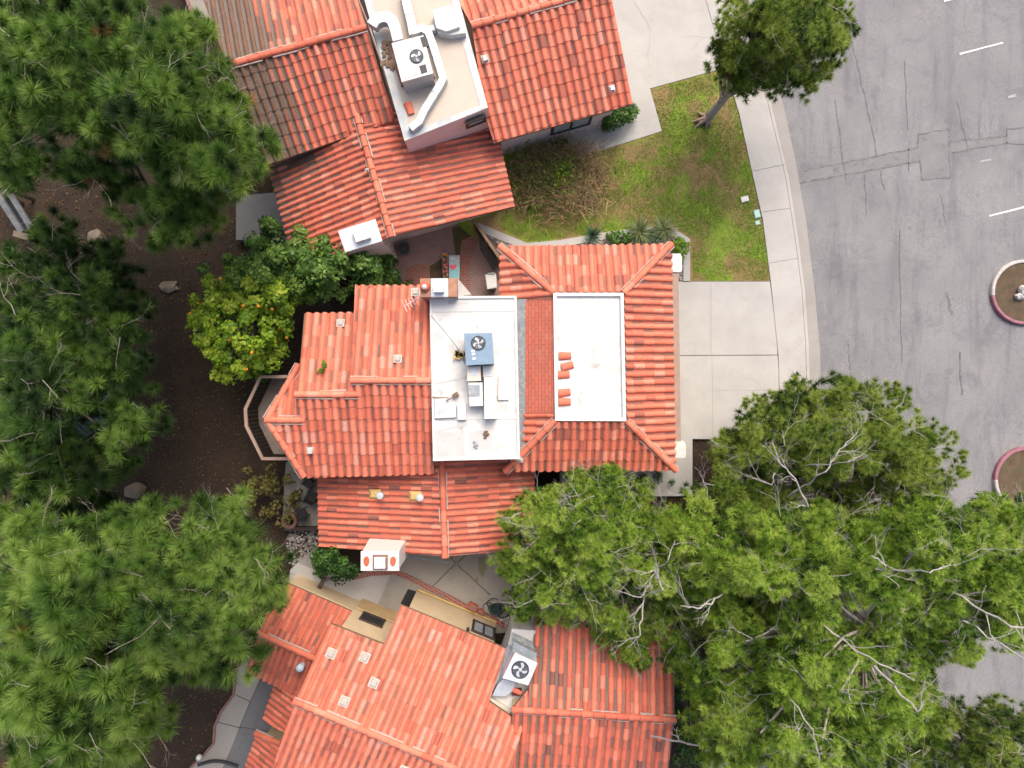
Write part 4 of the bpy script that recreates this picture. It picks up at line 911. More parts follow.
mb=MB(); mb.box(((a.x+b.x)/2,(a.y+b.y)/2,.8),(d.length,.03,1.46),rz); mb.build('board_panel',M['dark_wood'],t)
for k in range(3):
    q=a.lerp(b,k/2*.98+.01); mb=MB(); mb.box((q.x,q.y,.8),(.1,.1,1.5),rz); mb.build('post',M['wood'],t)
P=poly_at([(485,274.5),(496,273),(497,288),(487,289.5)],.8); t=thing('storage_bin','white lidded bin by the corner of the hipped roof','bin',(P[0][0],P[0][1],.05))
mb=MB(); mb.prism(inset(P,.03),.05,.72); mb.build('body',M['white'],t,bevel=.04); mb=MB(); mb.prism(P,.722,.8); mb.build('lid',M['white'],t,bevel=.03)
mb=MB(); mb.prism(poly_at([(488,273.2),(494.5,272.4),(494.7,274),(488.2,274.8)],.8),.805,.84); mb.build('handle',M['flash'],t,bevel=.01)
P=poly_at([(448.5,255),(459.5,255),(459.5,279),(449,279)],.5); t=thing('bench','low bench painted turquoise with a pink heart in the brick courtyard','bench',(*P[0],.05))
mb=MB(); mb.prism(P,.40,.46); mb.build('frame',M['flash'],t); 
mb=MB(); mb.prism(poly_at([(449,264),(458,263),(458,279),(450,279)],.47),.462,.47); mb.build('seat',M['turq'],t)
mb=MB(); c=at(453,267,.48)
mb.prism([(c.x+.0085*16*math.sin(a*.3)**3,c.y+.0085*(13*math.cos(a*.3)-5*math.cos(.6*a)-2*math.cos(.9*a)-math.cos(1.2*a))) for a in range(21)],.4705,.478); mb.build('heart_motif',M['heart'],t)
for (x,y) in ((449.5,256),(458.5,256),(449.8,278),(458.5,278)):
    q=at(x,y,.4); mb=MB(); mb.box((q.x,q.y,.225),(.05,.05,.35)); mb.build('leg',M['wood'],t)
P=poly_at([(442,252.5),(448,252.5),(447.5,277),(443,277)],.4); t=thing('planter_box','narrow planter box of small pink and yellow flowers beside the bench','planter',(*P[0],.05))
mb=MB(); mb.prism(P,.05,.36); mb.build('box',M['concrete_b'],t); mb=MB(); mb.prism(inset(P,.03),.3,.38); mb.build('soil',M['bed'],t)
rn=random.Random(11)
for nm,m,k0 in (('pink_flower',M['heart'],7),('yellow_flower',M['orange'],6)):
    mb=MB()
    for k in range(k0): q=at(443.5+rn.random()*4,254+rn.random()*22,.4); mb.blob((q.x,q.y,.42),(.045,.045,.035),k,.4,1)
    tag(mb.build(nm,m,t),kind='stuff')
c=at(409.5,597,.06); mb=MB(); mb.prism(poly_at([(408,589),(418,592),(409.5,608),(400.5,603.5)],.07),.05,.07); tag(mb.build('doormat',M['black'],bevel=.004),'black mat on the concrete beside the tan wall','doormat')
# terracotta pots
def pot(px,py,s,label,rz=.5):
    c=at(px,py,.3); t=thing('plant_pot',label,'pot',(c.x,c.y,.05),'terracotta pots')
    mb=MB(); mb.box((c.x,c.y,.19),(s*1.5,s*.95,.28),-rz,bev=.02); mb.build('pot',M['terracotta'],t)
    mb=MB(); mb.box((c.x,c.y,.325),(s*1.25,s*.7,.02),-rz); mb.build('soil',M['curb_edge'],t)
pot(472.5,607.5,.22,'large rectangular terracotta pot on the brick border'); pot(481,612.5,.13,'small terracotta pot between the large pot and the hose')
t=thing('garden_hose','dark green garden hose coiled on the brick border under the window','hose',at(496,610,.06)); rn=random.Random(4)
for nm,nn in (('coil',9),('loose_loop',4)):
    mb=MB()
    for k in range(nn):
        c=at(496.5,609.5,.1+.03*k); r=rn.uniform(.10,.24) if nm=='coil' else rn.uniform(.16,.24); ox,oy=(rn.uniform(-.06,.06),rn.uniform(-.06,.06)) if nm=='coil' else ((-.26,.02),(.22,-.08),(-.12,.2),(.24,.1))[k]
        a0=rn.uniform(0,6); mb.tube([(c.x+ox+r*math.cos(a0+a*.35)*(1+.1*math.sin(a)),c.y+oy+r*.9*math.sin(a0+a*.35),c.z+(.0 if nm=='coil' else -.03)+.02*math.sin(a*.7+k)) for a in range(19)],.016,5)
    mb.build(nm,M['rubber'],t)
mb=MB(); mb.lathe([(.19,0),(.19,.12),(.15,.14)],(*at(496.5,609.5,.1)[:2],.05),14); mb.build('reel',M['rubber'],t)
# walk lights and lamp globes
c=at(424,613,.72); mb=MB(); mb.box((c.x,c.y,.78),(.22,.13,.12),-.4,bev=.03); mb.box((c.x+.05,c.y+.04,.85),(.08,.06,.04),-.4); tag(mb.build('spotlight',M['black']),'small black spotlight on the tan wall ledge','spotlight')
c=at(318.5,601,.74); mb=MB(); mb.box((c.x,c.y,.8),(.14,.09,.12),-.4,bev=.02); tag(mb.build('spotlight',M['flash']),'grey lamp at the foot of the dark leaning trunk','spotlight')
c=at(199.5,757,-1.5); t=thing('globe_lamp','white globe lamp at the end of the curving walk','lamp',(c.x,c.y,-1.9))
mb=MB(); mb.lathe([(.03,-2.0),(.03,-1.55)],(c.x,c.y,0),8); mb.build('post',M['black'],t); mb=MB(); mb.lathe([(.04,-1.58),(.10,-1.52),(.11,-1.46),(.085,-1.38),(.02,-1.34)],(c.x,c.y,0),14); mb.build('globe',M['white'],t,smooth=True)
mb=MB(); pts=[at(198+k*4,766-4*math.sin(k*.35)-1,-1.7) for k in range(11)]
mb.tube(pts,.06,6); tag(mb.build('garden_hose',M['black']),'black hose lying across the walk at the bottom edge','hose')
# chairs on the lower patio
def chair(px,py,rz,label):
    c=at(px,py,-1.3); t=thing('patio_chair',label,'chair',(c.x,c.y,-1.75),'dark chairs on the lower patio',rz); t.scale=(.74,.74,.85)
    mb=MB(); mb.box((0,0,.43),(.5,.5,.05),bev=.02); mb.build('seat',M['black'],t,local=True)
    mb=MB(); mb.box((0,-.26,.68),(.5,.05,.5),bev=.02); mb.build('backrest',M['black'],t,local=True)
    for sx in (-1,1):
        mb=MB(); mb.box((sx*.25,0,.62),(.05,.48,.04),bev=.01); mb.box((sx*.25,.2,.52),(.04,.04,.18)); mb.build('armrest',M['dark_wood'],t,local=True)
        for sy in (-1,1): mb=MB(); mb.box((sx*.21,sy*.21,.2),(.04,.04,.41)); mb.build('leg',M['black'],t,local=True)
chair(301,514,.35,'dark patio chair closest to the terracotta fire bowl'); chair(311,497,-.4,'dark patio chair between the other two, against the house'); chair(308,483,2.6,'dark patio chair tucked under the prow roof')
c=at(289,521,-1.5); mb=MB(); t=thing('fire_bowl','round brick fire bowl at the corner of the lower patio','fire bowl',(c.x,c.y,-1.9))
mb.lathe([(.30,-2.1),(.30,-1.5),(.18,-1.48),(.15,-1.6)],(c.x,c.y,0),18); mb.build('rim',pm('pinkish_stone',(.30,.17,.14),(.2,.11,.09),8,.9),t); mb=MB(); mb.lathe([(.145,-1.63),(.145,-1.6)],(c.x,c.y,0),14); mb.build('embers',M['terracotta'],t)
mb=MB(); mb.box((*at(301,529,-1.5)[:2],-1.75),(1.3,.14,.5),.0); tag(mb.build('garden_wall',M['dark_wood']),'low dark wall along the foot of the lower patio','wall')
# rocks
def rock(px,py,z,r,label,s,m='rock',name='boulder'):
    c=at(px,py,z); mb=MB(); mb.blob((c.x,c.y,zg(c.x,c.y)+r[2]*.5),r,s,.55,2); return tag(mb.build(name,M[m]),label,'rock','boulders on the dark slope')
rock(93,238,-2,(.34,.36,.3),'tan boulder in the dark mulch under the upper pine',4)
rock(136,490,-2,(.38,.30,.3),'tan wedge shaped boulder in the open mulch',9)
rock(247,536,-2,(.3,.26,.15),'pinkish flat stone near the rocky bed',13)
rock(168,287,-2,(.42,.2,.08),'flat grey brown stone in the middle of the bare slope',17)
# meter boxes in the lawn
for (x,y,w,h_,m,l) in ((744.7,199,.25,.17,'white','white utility lid set in the lawn'),(757,213.8,.18,.26,'green_box','large pale green utility lid beside the sidewalk'),(757.5,222.8,.14,.12,'green_box','small pale green utility lid beside the sidewalk')):
    c=at(x,y,.12); t=thing('utility_lid',l,'utility lid',(c.x,c.y,.1),'utility lids in the lawn'); mb=MB(); mb.box((c.x,c.y,.115),(w+.04,h_+.04,.03),.25); mb.build('frame',M['concrete_b'],t); mb=MB(); mb.box((c.x,c.y,.137),(w,h_,.012),.25,bev=.003); mb.build('lid',M[m],t)
M['rail_pale']=pm('grey_white_rail',(.15,.16,.175),(.07,.075,.08),5,.7)
# footbridge like structure with pale rails at the left edge
t=thing('footbridge','dark walkway with two pale side rails at the left edge under the pines','footbridge',at(14,205,-2.2))
def beam(a,b,w,h,z,m,nm):
    a=at(*a,z); b=at(*b,z); d=b-a; mb=MB(); mb.box(((a.x+b.x)/2,(a.y+b.y)/2,z-h/2),(d.length,w,h),math.atan2(d.y,d.x)); return mb.build(nm,M[m],t)
beam((-6,190),(21,232),.20,.12,-1.0,'rail_pale','side_rail'); beam((6,188),(31,229),.18,.12,-1.0,'rail_pale','side_rail'); beam((0,189),(26,231),.40,.06,-1.5,'black','deck')
beam((13,233),(31,238),.22,.16,-.95,'rock','end_beam'); beam((-4,186),(8,182),.22,.16,-.95,'rock','end_beam')
for a in ((-3,194),(18,229),(8,190),(30,227)):
    q=at(*a,-1.1); mb=MB(); mb.box((q.x,q.y,-1.85),(.1,.1,1.5)); mb.build('post',M['dark_wood'],t)
mb=MB(); c=at(27,268,-1.8); mb.box((c.x,c.y,zg(c.x,c.y)+.12),(.32,.2,.22),.4,bev=.03); tag(mb.build('plastic_tub',M['blue']),'small blue plastic tub under the left pines','tub')

# ------------------------------------------------------------------ plants
def tri_mesh(name, V, T, tone, mats, parent=None, matidx=None, nper=3):
    me=bpy.data.meshes.new(name); nv=len(V); nf=len(T)
    me.vertices.add(nv); me.vertices.foreach_set('co',V.astype(np.float32).ravel())
    me.loops.add(nf*nper); me.loops.foreach_set('vertex_index',T.astype(np.int32).ravel())
    me.polygons.add(nf); me.polygons.foreach_set('loop_start',np.arange(nf,dtype=np.int32)*nper); me.polygons.foreach_set('loop_total',np.full(nf,nper,dtype=np.int32))
    me.materials.append(mats); a=me.attributes.new('tone','FLOAT','POINT'); a.data.foreach_set('value',tone.astype(np.float32))
    me.update(); me.validate()
    return link(name,me,parent)
def unit(v): return v/np.maximum(np.linalg.norm(v,axis=-1,keepdims=True),1e-9)
def blades(base, direc, length, width, tone, droop=0.0):
    """many thin blades (one triangle each): arrays base (n,3), direc (n,3), length (n), width (n)"""
    n=len(base); r=unit(rng.normal(size=(n,3))*.32+np.array([0,0,1.])); side=unit(np.cross(direc,r)); w=(width*.5)[:,None]
    tip=base+direc*length[:,None]; tip[:,2]-=droop*length
    V=np.empty((n,3,3)); V[:,0]=base-side*w; V[:,1]=base+side*w; V[:,2]=tip
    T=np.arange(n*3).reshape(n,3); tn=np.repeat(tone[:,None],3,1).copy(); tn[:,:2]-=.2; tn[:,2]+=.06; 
    return V.reshape(-1,3),T,np.clip(tn.ravel(),0,1)
def leaves(c, nrm, size, tone, elong=1.7):
    """flat rhombic leaves"""
    n=len(c); r=unit(rng.normal(size=(n,3))); a=unit(np.cross(nrm,r)); b=np.cross(nrm,a)
    L=(size*.5*elong)[:,None]; W=(size*.5)[:,None]
    V=np.empty((n,4,3)); V[:,0]=c-a*L; V[:,1]=c+b*W+nrm*W*.25; V[:,2]=c+a*L; V[:,3]=c-b*W+nrm*W*.25
    return V.reshape(-1,3),np.arange(n*4).reshape(n,4),np.repeat(tone,4)
def in_ellipses(ells,n):
    A=np.array([e[2]*e[3] for e in ells],float); idx=rng.choice(len(ells),size=n,p=A/A.sum()); out=[]
    for i in idx:
        x,y,a,b=ells[i][:4]; r=math.sqrt(rng.random()); t=rng.random()*2*math.pi; out.append((x+a*r*math.cos(t),y+b*r*math.sin(t),i,r))
    return out
def forked(mb, p, d, L, r, depth, rn, mi=0, spread=.7):
    q=p+d*L; m=p+d*L*.5+Vector((rn.uniform(-1,1),rn.uniform(-1,1),rn.uniform(-.5,.5)))*L*.1
    mb.tube([p,m,q],[r,r*.8,r*.55],5,mi,caps=False)
    if depth>0:
        for k in range(rn.choice((2,2,3))):
            dd=(d+Vector((rn.uniform(-1,1),rn.uniform(-1,1),rn.uniform(-.6,.5)))*spread).normalized(); forked(mb,q if k<2 else m,dd,L*rn.uniform(.45,.75),r*.55,depth-1,rn,mi,spread)
def pine(name,label,ells,base,zr,ncl,clr,tuft,needles,mat,bark='bark',tufts=16,group='pines around the houses',seed=0,trunk_r=.22,wn=.016,flat=.75,twigs=14,tone0=.5,twz=1.0,up=.55,bush=1.0,trunk_pts=None,twm='pale_bark',fine=60,dead=0):
    """ells: crown patches in the picture (x,y,rx,ry); base: trunk foot (picture x,y,z); zr=(lowest,highest) clump height"""
    global rng; rng=np.random.default_rng(seed+100); rn=random.Random(seed)
    b=at(*base); t=thing(name,label,'tree',b,group)
    cl=[]
    for (x,y,i,r) in in_ellipses(ells,ncl):
        zt=ells[i][4] if len(ells[i])>4 else zr[1]
        z=zr[0]+(zt-zr[0])*(1-.75*r**2)*(.35+.65*rng.random()**.6); cl.append(at(x,y,z))
    # crown: clumps of tufts, tufts of needles
    B=[];D=[];L=[];W=[];TN=[]
    for c in cl:
        R_=clr*rng.uniform(.65,1.25); n=int(tufts*rng.uniform(.7,1.3)); d=unit(rng.normal(size=(n,3))+np.array([0,0,.45])); rad=R_*rng.uniform(.55,1.0,size=n)
        tp=np.array(c)+d*rad[:,None]*np.array([1,1,flat]); ctone=tone0+rng.normal()*.2
        for k in range(n):
            m=int(needles*rng.uniform(.8,1.2)); ax=unit(d[k]*(1-up)+np.array([0,0,up])+rng.normal(size=3)*.2)
            v=unit(rng.normal(size=(m,3))*bush+ax*1.25); tl=tuft*rng.uniform(.75,1.2)
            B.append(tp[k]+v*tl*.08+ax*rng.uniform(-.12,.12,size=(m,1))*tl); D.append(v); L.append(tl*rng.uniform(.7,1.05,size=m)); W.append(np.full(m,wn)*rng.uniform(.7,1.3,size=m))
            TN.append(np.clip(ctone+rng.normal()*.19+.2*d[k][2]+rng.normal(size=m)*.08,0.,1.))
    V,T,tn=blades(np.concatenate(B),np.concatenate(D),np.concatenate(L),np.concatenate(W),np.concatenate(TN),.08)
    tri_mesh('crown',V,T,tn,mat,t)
    # trunk and limbs
    top=Vector((sum(c.x for c in cl)/len(cl),sum(c.y for c in cl)/len(cl),zr[0]+(zr[1]-zr[0])*.5))
    mb=MB(); tp=[b+Vector((0,0,-.2))]+([at(*q) for q in trunk_pts] if trunk_pts else [])+[b.lerp(top,.35)+Vector((.1,.05,0)),b.lerp(top,.7),top] if not trunk_pts else [b+Vector((0,0,-.2))]+[at(*q) for q in trunk_pts]+[top]
    k=len(tp); mb.tube(tp,[trunk_r*(1.25-.95*i/(k-1)) for i in range(k)],10)
    for i,c in enumerate(cl):
        f=min(.95,max(.3,(c.z-b.z)/(top.z-b.z+.01)*rn.uniform(.5,.85))); s=f*(k-1); j=min(k-2,int(s)); o=tp[j].lerp(tp[j+1],s-j)
        if i%2==0 or (c-o).length<2.5:
            m=o.lerp(c,.55)+Vector((rn.uniform(-.25,.25),rn.uniform(-.25,.25),-.25)); rr=trunk_r*(.16 if (c-o).length<4 else .22); mb.tube([o,m,c-Vector((0,0,clr*.2))],[rr,rr*.65,rr*.3],5,caps=False)
    mb.build('trunk',M[bark],t,smooth=True)
    for i in range(twigs):
        c=rn.choice(cl); p=Vector(c)+Vector((rn.uniform(-1,1)*clr*.8,rn.uniform(-1,1)*clr*.8,clr*flat*rn.uniform(.1,.75)*twz)); d=Vector((rn.uniform(-1,1),rn.uniform(-1,1),rn.uniform(-.1,.35))).normalized()
        mb=MB(); forked(mb,p,d,rn.uniform(.3,.8),rn.uniform(.006,.012),2,rn); mb.build('bare_branch',M[twm],t)
    mb=MB()
    for i in range(fine):
        c=rn.choice(cl); p=Vector(c)+Vector((rn.uniform(-1,1)*clr*.9,rn.uniform(-1,1)*clr*.9,clr*flat*rn.uniform(.0,.85))); d=Vector((rn.uniform(-1,1),rn.uniform(-1,1),rn.uniform(-.1,.4))).normalized()
        forked(mb,p,d,rn.uniform(.2,.6),rn.uniform(.004,.0085),3,rn,0,.6)
    if mb.v: tag(mb.build('fine_twig',M[twm],t),kind='stuff')
    if dead:
        B=[];D=[];L=[];W=[];TN=[]
        for i in range(dead):
            c=np.array(rn.choice(cl))+rng.normal(size=3)*clr*.5*np.array([1,1,.4])+np.array([0,0,clr*.3]); m=int(needles*.7); v=unit(rng.normal(size=(m,3))+np.array([0,0,.3]))
            B.append(c+v*.02); D.append(v); L.append(tuft*rng.uniform(.5,.9,size=m)); W.append(np.full(m,wn)); TN.append(np.clip(rng.normal(.62,.2,size=m),0,1))
        V,T,tn=blades(np.concatenate(B),np.concatenate(D),np.concatenate(L),np.concatenate(W),np.concatenate(TN),.1); tag(tri_mesh('dead_needles',V,T,tn,M['rust'],t),kind='stuff')
    return t,cl,top
def branch_px(t,chains,mat='silver_bark'):
    """bare limbs that show between the needles: chains of (x,y,z,r)"""
    rn=random.Random(len(chains))
    for ch in chains:
        mb=MB(); x,y,z,r=ch[0]; raw=[at(x,y,z)-Vector((0,0,1.3))]+[at(x,y,z-.15) for x,y,z,r in ch[1:]]; pts=[];rad=[]
        for i in range(len(raw)-1):
            for q in range(5):
                f=q/5; p=raw[i].lerp(raw[i+1],f); L=(raw[i+1]-raw[i]).length; pts.append(p+Vector((rn.uniform(-1,1),rn.uniform(-1,1),rn.uniform(-1,1)))*L*(.035 if i+q else 0)); rad.append((ch[i][3]*(1-f)+ch[i+1][3]*f)*.5)
        pts.append(raw[-1]); rad.append(ch[-1][3]*.4); mb.tube(pts,rad,6)
        for i in range(len(pts)-1):
            for s in range(rn.choice((0,0,1))):
                p=pts[i].lerp(pts[i+1],rn.random()); d=((pts[i+1]-pts[i]).normalized()+Vector((rn.uniform(-1,1),rn.uniform(-1,1),rn.uniform(-.3,.3)))*.9).normalized(); forked(mb,p,d,rn.uniform(.25,.5),rad[i]*.6,2,rn)
        mb.build('bare_branch',M[mat],t)
P1=[(70,55,95,75,8.5),(150,95,85,80,9),(205,150,55,70,7.5),(60,140,75,55,7.5),(20,20,60,60,9.5),(185,60,40,45,7),(175,215,45,28,5.5),(20,75,40,50,9)]
pine('pine_tree','large mid green pine filling the upper left corner',P1,(110,130,-2.2),(4.2,9),270,.55,.36,165,M['pine'],seed=1,twigs=46,fine=140,dead=9,trunk_r=.3,tufts=8,wn=.015,up=.72,bush=.9,tone0=.56)
P2=[(40,400,60,85,7.5),(95,330,60,60,4.5),(30,300,60,50,4.0),(105,430,50,75,5.5),(55,480,70,50,5),(20,370,45,60,8.5),(130,370,25,60,3.5),(60,272,75,30,2.5),(120,300,30,40,2.0),(20,450,40,60,6),(50,500,40,25,3),(75,245,50,20,1.8),(60,330,80,40,4)]
pine('pine_tree','dusky pine at the left edge below the bare boulder',P2,(40,420,-2.4),(1.2,7.5),250,.5,.36,140,M['pine'],seed=2,twigs=34,fine=110,trunk_r=.26,tufts=8,tone0=.30,wn=.015,up=.72,bush=.9)
P3=[(90,590,95,65,9),(40,690,70,70,9.5),(180,545,75,45,7),(105,690,65,60,9),(225,575,60,45,6.5),(215,635,42,42,6.5),(60,610,60,60,10),(170,620,70,50,8.5),(205,512,40,20,5.5),(20,560,40,45,8),(75,745,62,35,9.5)]
pine('pine_tree','bright green pine filling the lower left corner',P3,(100,640,-2.4),(4.0,9.5),340,.57,.38,165,M['pine'],seed=3,twigs=56,fine=170,dead=5,trunk_r=.32,tufts=8,tone0=.68,wn=.016,up=.72,bush=.9)
P4=[(790,30,45,38,7.5),(770,55,50,30,6.5),(815,30,35,32,6.5),(800,80,32,22,5),(740,25,25,35,5.5),(790,5,50,20,7),(735,60,24,28,4.6),(752,78,22,20,4.4)]
t,cl,_=pine('pine_tree','pine leaning over the sidewalk from a patchy lawn',P4,(706,119,.1),(3.2,7.5),170,.34,.19,46,M['pine_d'],bark='pale_bark',seed=4,twigs=16,fine=40,dead=5,trunk_r=.15,tufts=17,wn=.017,tone0=.68,trunk_pts=[(712,113,.5),(728,94,1.6),(748,70,3.2)])
mb=MB()
for k,(dx,dy) in enumerate(((-12,2),(-9,8),(2,9),(-6,-8),(6,6))): mb.tube([at(709,117,.35),at(706+dx*.6,119+dy*.5,.2),at(704+dx,120+dy,.08)],[.09,.07,.03],6)
mb.build('root_flare',pm('bare_root_wood',(.36,.26,.21),(.24,.16,.12),9,.9),t)
P5=[(830,445,100,38,6.5),(770,440,60,38,5.2),(900,455,55,40,5.5),(835,400,75,18,4.6),(930,475,25,22,4.5),(740,490,50,30,5),(800,505,60,22,5),(870,505,50,20,5)]
t,_,_=pine('pine_tree','olive green pine with a white bare limb reaching toward the driveway',P5,(828,520,.1),(2.6,6.3),270,.38,.20,50,M['pine_d'],bark='pale_bark',seed=5,twigs=36,fine=120,twm='silver_bark',tufts=18,wn=.017,tone0=.70,trunk_r=.2)
branch_px(t,[[(815,530,5.5,.07),(808,505,6.4,.06),(795,480,6.9,.045),(780,462,7,.03),(772,440,7,.018)],[(808,505,6.4,.05),(826,472,6.9,.04),(840,450,7,.028),(858,432,7,.016)],[(826,472,6.8,.035),(848,462,7,.024),(862,455,7,.014)],[(795,480,6.8,.03),(772,485,6.8,.022),(752,478,6.6,.014)],[(790,470,6.9,.03),(785,445,7,.02),(782,430,7,.012)]],'ring')if False else branch_px(t,[[(815,530,5.5,.07),(808,505,6.4,.06),(795,480,6.9,.045),(780,462,7,.03),(772,440,7,.018)],[(808,505,6.4,.05),(826,472,6.9,.04),(840,450,7,.028),(858,432,7,.016)],[(826,472,6.8,.035),(848,462,7,.024),(862,455,7,.014)],[(795,480,6.8,.03),(772,485,6.8,.022),(752,478,6.6,.014)],[(790,470,6.9,.03),(785,445,7,.02),(782,430,7,.012)]])
P6=[(850,590,110,75,9),(930,560,75,60,8.5),(760,570,80,60,8.5),(960,620,60,40,7.5),(830,680,100,60,9),(740,660,60,60,7.5),(800,740,100,45,8.5),(990,545,40,50,7.5),(880,720,60,40,7.5),(700,530,30,40,6.5),(800,535,60,30,7.5),(980,585,50,40,7),(740,720,60,40,7),(1010,585,45,60,8),(1000,530,45,30,7.5)]
t,_,_=pine('pine_tree','great yellow green pine spreading over the lower right',P6,(840,640,.1),(3.5,9),740,.44,.185,42,M['pine_l'],bark='pale_bark',seed=6,twigs=90,fine=420,twm='silver_bark',tufts=27,wn=.017,trunk_r=.36,tone0=.63)
branch_px(t,[[(900,590,9.2,.05),(885,565,9.4,.04),(872,555,9.5,.02)],[(905,588,9.2,.045),(930,572,9.4,.03),(950,565,9.4,.014)],[(850,645,9.4,.04),(880,665,9.5,.03),(915,680,9.4,.014)],[(740,612,8.6,.045),(700,608,8.7,.03),(680,606,8.6,.014)],[(905,690,8.8,.05),(918,712,8.9,.04),(925,700,9,.02)],[(990,610,8.5,.05),(1010,626,8.6,.045),(1030,628,8.6,.03)],[(1000,640,8.2,.05),(1030,662,8.2,.03)],[(845,725,9,.03),(850,700,9.2,.025),(848,690,9.2,.012)],[(800,700,9,.03),(812,730,9.1,.025),(820,760,9,.014)],[(660,760,5,.06),(700,745,5.4,.05),(706,725,5.5,.02)]])
P7=[(590,545,75,65,6.5),(545,540,45,55,6),(560,595,50,25,5.6),(630,590,50,55,6.2),(655,640,38,25,5.2),(600,495,50,22,5.5),(665,570,40,60,6)]
t,_,_=pine('pine_tree','lime green pine brushing the roofs beside the patio',P7,(625,570,.1),(2.2,6.5),330,.38,.165,42,M['pine_l'],bark='pale_bark',seed=7,twigs=44,fine=200,twm='silver_bark',tufts=26,wn=.015,tone0=.64,trunk_r=.22)
branch_px(t,[[(655,610,6.6,.05),(662,590,6.8,.045),(655,570,6.9,.03),(640,575,6.9,.014)],[(662,590,6.8,.04),(668,560,6.9,.03),(675,540,6.9,.015)],[(655,610,6.6,.045),(640,635,6.5,.03),(628,648,6.3,.014)],[(662,592,6.8,.035),(640,598,6.8,.025),(615,590,6.6,.012)]])
P8=[(960,735,70,30,6),(1010,740,50,40,6.5),(900,760,60,25,6)]
t,_,_=pine('pine_tree','dark olive pine cut off by the lower right corner',P8,(985,760,.1),(2.8,6.3),110,.42,.19,42,M['pine_d'],bark='pale_bark',seed=8,twigs=20,tufts=17,wn=.017,tone0=.52,trunk_r=.2)
P9=[(690,690,30,45,3.2),(700,755,35,30,3.5),(530,610,18,22,1.6)]
# broadleaf trees
def broad(name,label,ells,base,zr,ncl,clr,nleaf,size,mat,seed=0,group=None,cat='tree',bark='bark',trunk_r=.09,tone0=.5,fruit=0,flat=.8,spike=0):
    global rng; rng=np.random.default_rng(seed+500); rn=random.Random(seed); b=at(*base); t=thing(name,label,cat,b,group)
    cl=[]
    for (x,y,i,r) in in_ellipses(ells,ncl):
        zt=ells[i][4] if len(ells[i])>4 else zr[1]; z=zr[0]+(zt-zr[0])*(1-.8*r**2)*(.35+.65*rng.random()**.6); cl.append(at(x,y,z))
    C=[];N_=[];S=[];TN=[]
    for c in cl:
        n=int(nleaf*rng.uniform(.7,1.3)); d=unit(rng.normal(size=(n,3))+np.array([0,0,.4])); Rr=clr*rng.uniform(.65,1.25)
        C.append(np.array(c)+d*(Rr*rng.uniform(.5,1.05,size=n))[:,None]*np.array([1,1,flat])); N_.append(unit(d*.5+np.array([0,0,.7])+rng.normal(size=(n,3))*.4)); S.append(size*rng.uniform(.6,1.25,size=n)); TN.append(np.clip(tone0+rng.normal()*.12+rng.normal(size=n)*.14+.18*d[:,2],0,1))
    V,T,tn=leaves(np.concatenate(C),np.concatenate(N_),np.concatenate(S),np.concatenate(TN)); tri_mesh('crown',V,T,tn,mat,t,nper=4)
    mb=MB(); top=Vector((sum(c.x for c in cl)/len(cl),sum(c.y for c in cl)/len(cl),zr[0]+(zr[1]-zr[0])*.5)); mb.tube([b-Vector((0,0,.1)),b.lerp(top,.5)+Vector((.05,.03,0)),top],[trunk_r*1.3,trunk_r,trunk_r*.6],8)
    for i,c in enumerate(cl):
        if i%2==0: o=b.lerp(top,rn.uniform(.45,.95)); mb.tube([o,o.lerp(c,.6)-Vector((0,0,.1)),c],[trunk_r*.35,trunk_r*.22,trunk_r*.1],5,caps=False)
    mb.build('trunk' if cat=='tree' else 'stem',M[bark],t,smooth=True)
    fo=None
    for k in range(fruit):
        c=rn.choice(cl); a=rn.uniform(0,6.28); e=rn.uniform(.2,1.2); p=Vector(c)+Vector((math.cos(a)*math.cos(e),math.sin(a)*math.cos(e),math.sin(e)*flat))*clr*rn.uniform(.95,1.15)-b
        if fo is None:
            mb=MB(); mb.blob((0,0,0),(.052,.052,.05),1,.05,2); fo=mb.build('orange',M['orange'],t,local=True,smooth=True); c_=fo
        else:
            c_=fo.copy(); scene.collection.objects.link(c_); c_.parent=t
        c_.location=p
    return t
broad('citrus_tree','yellow green citrus tree dotted with oranges beside the bare slope',[(245,330,48,46,3.2),(225,300,32,30,2.6),(265,295,40,30,3.2),(240,365,25,18,2.2),(212,322,20,14,2.0)],(258,325,-2.0),(.4,3.2),150,.30,85,.10,M['citrus'],seed=21,tone0=.60,fruit=34,group='trees by the balcony')
broad('leafy_tree','deep green leafy tree between the upper and middle houses',[(300,262,55,38,3.8),(345,275,40,22,3.0),(270,250,35,30,3.4),(310,235,35,18,3.2),(375,270,20,16,2.4),(330,255,35,22,3.6),(285,285,30,20,3.0),(262,272,35,22,3.3),(225,268,22,16,2.6),(360,262,26,18,2.8)],(310,270,-1.8),(.6,3.8),190,.30,95,.085,M['leaf_d'],seed=22,tone0=.60,group='trees by the balcony')
broad('patio_tree','small round dark tree with a leaning trunk over the garden path',[(338,562,24,18,2.2),(328,558,14,14,2.0),(348,568,14,12,1.9)],(313,597,.05),(.9,2.2),42,.22,70,.06,M['leaf_d'],seed=23,tone0=.24,trunk_r=.07,group=None,bark='bark')
broad('shrub','sparse yellow olive shrub beside the lower patio',[(272,495,30,22,-.4),(262,480,18,18,-.5),(280,515,18,12,-.7)],(270,500,-1.9),(-1.7,-.5),36,.24,26,.085,M['olive'],seed=24,cat='shrub',trunk_r=.03,tone0=.5,group='garden shrubs')
broad('shrub','rounded dark green shrub at the corner of the upper garage',[(616,115,15,11,1.3),(607,120,11,8,1.1),(627,112,9,9,1.2)],(616,118,.1),(.25,1.3),60,.17,70,.05,M['leaf_d'],seed=25,cat='shrub',trunk_r=.03,tone0=.42,group='garden shrubs')
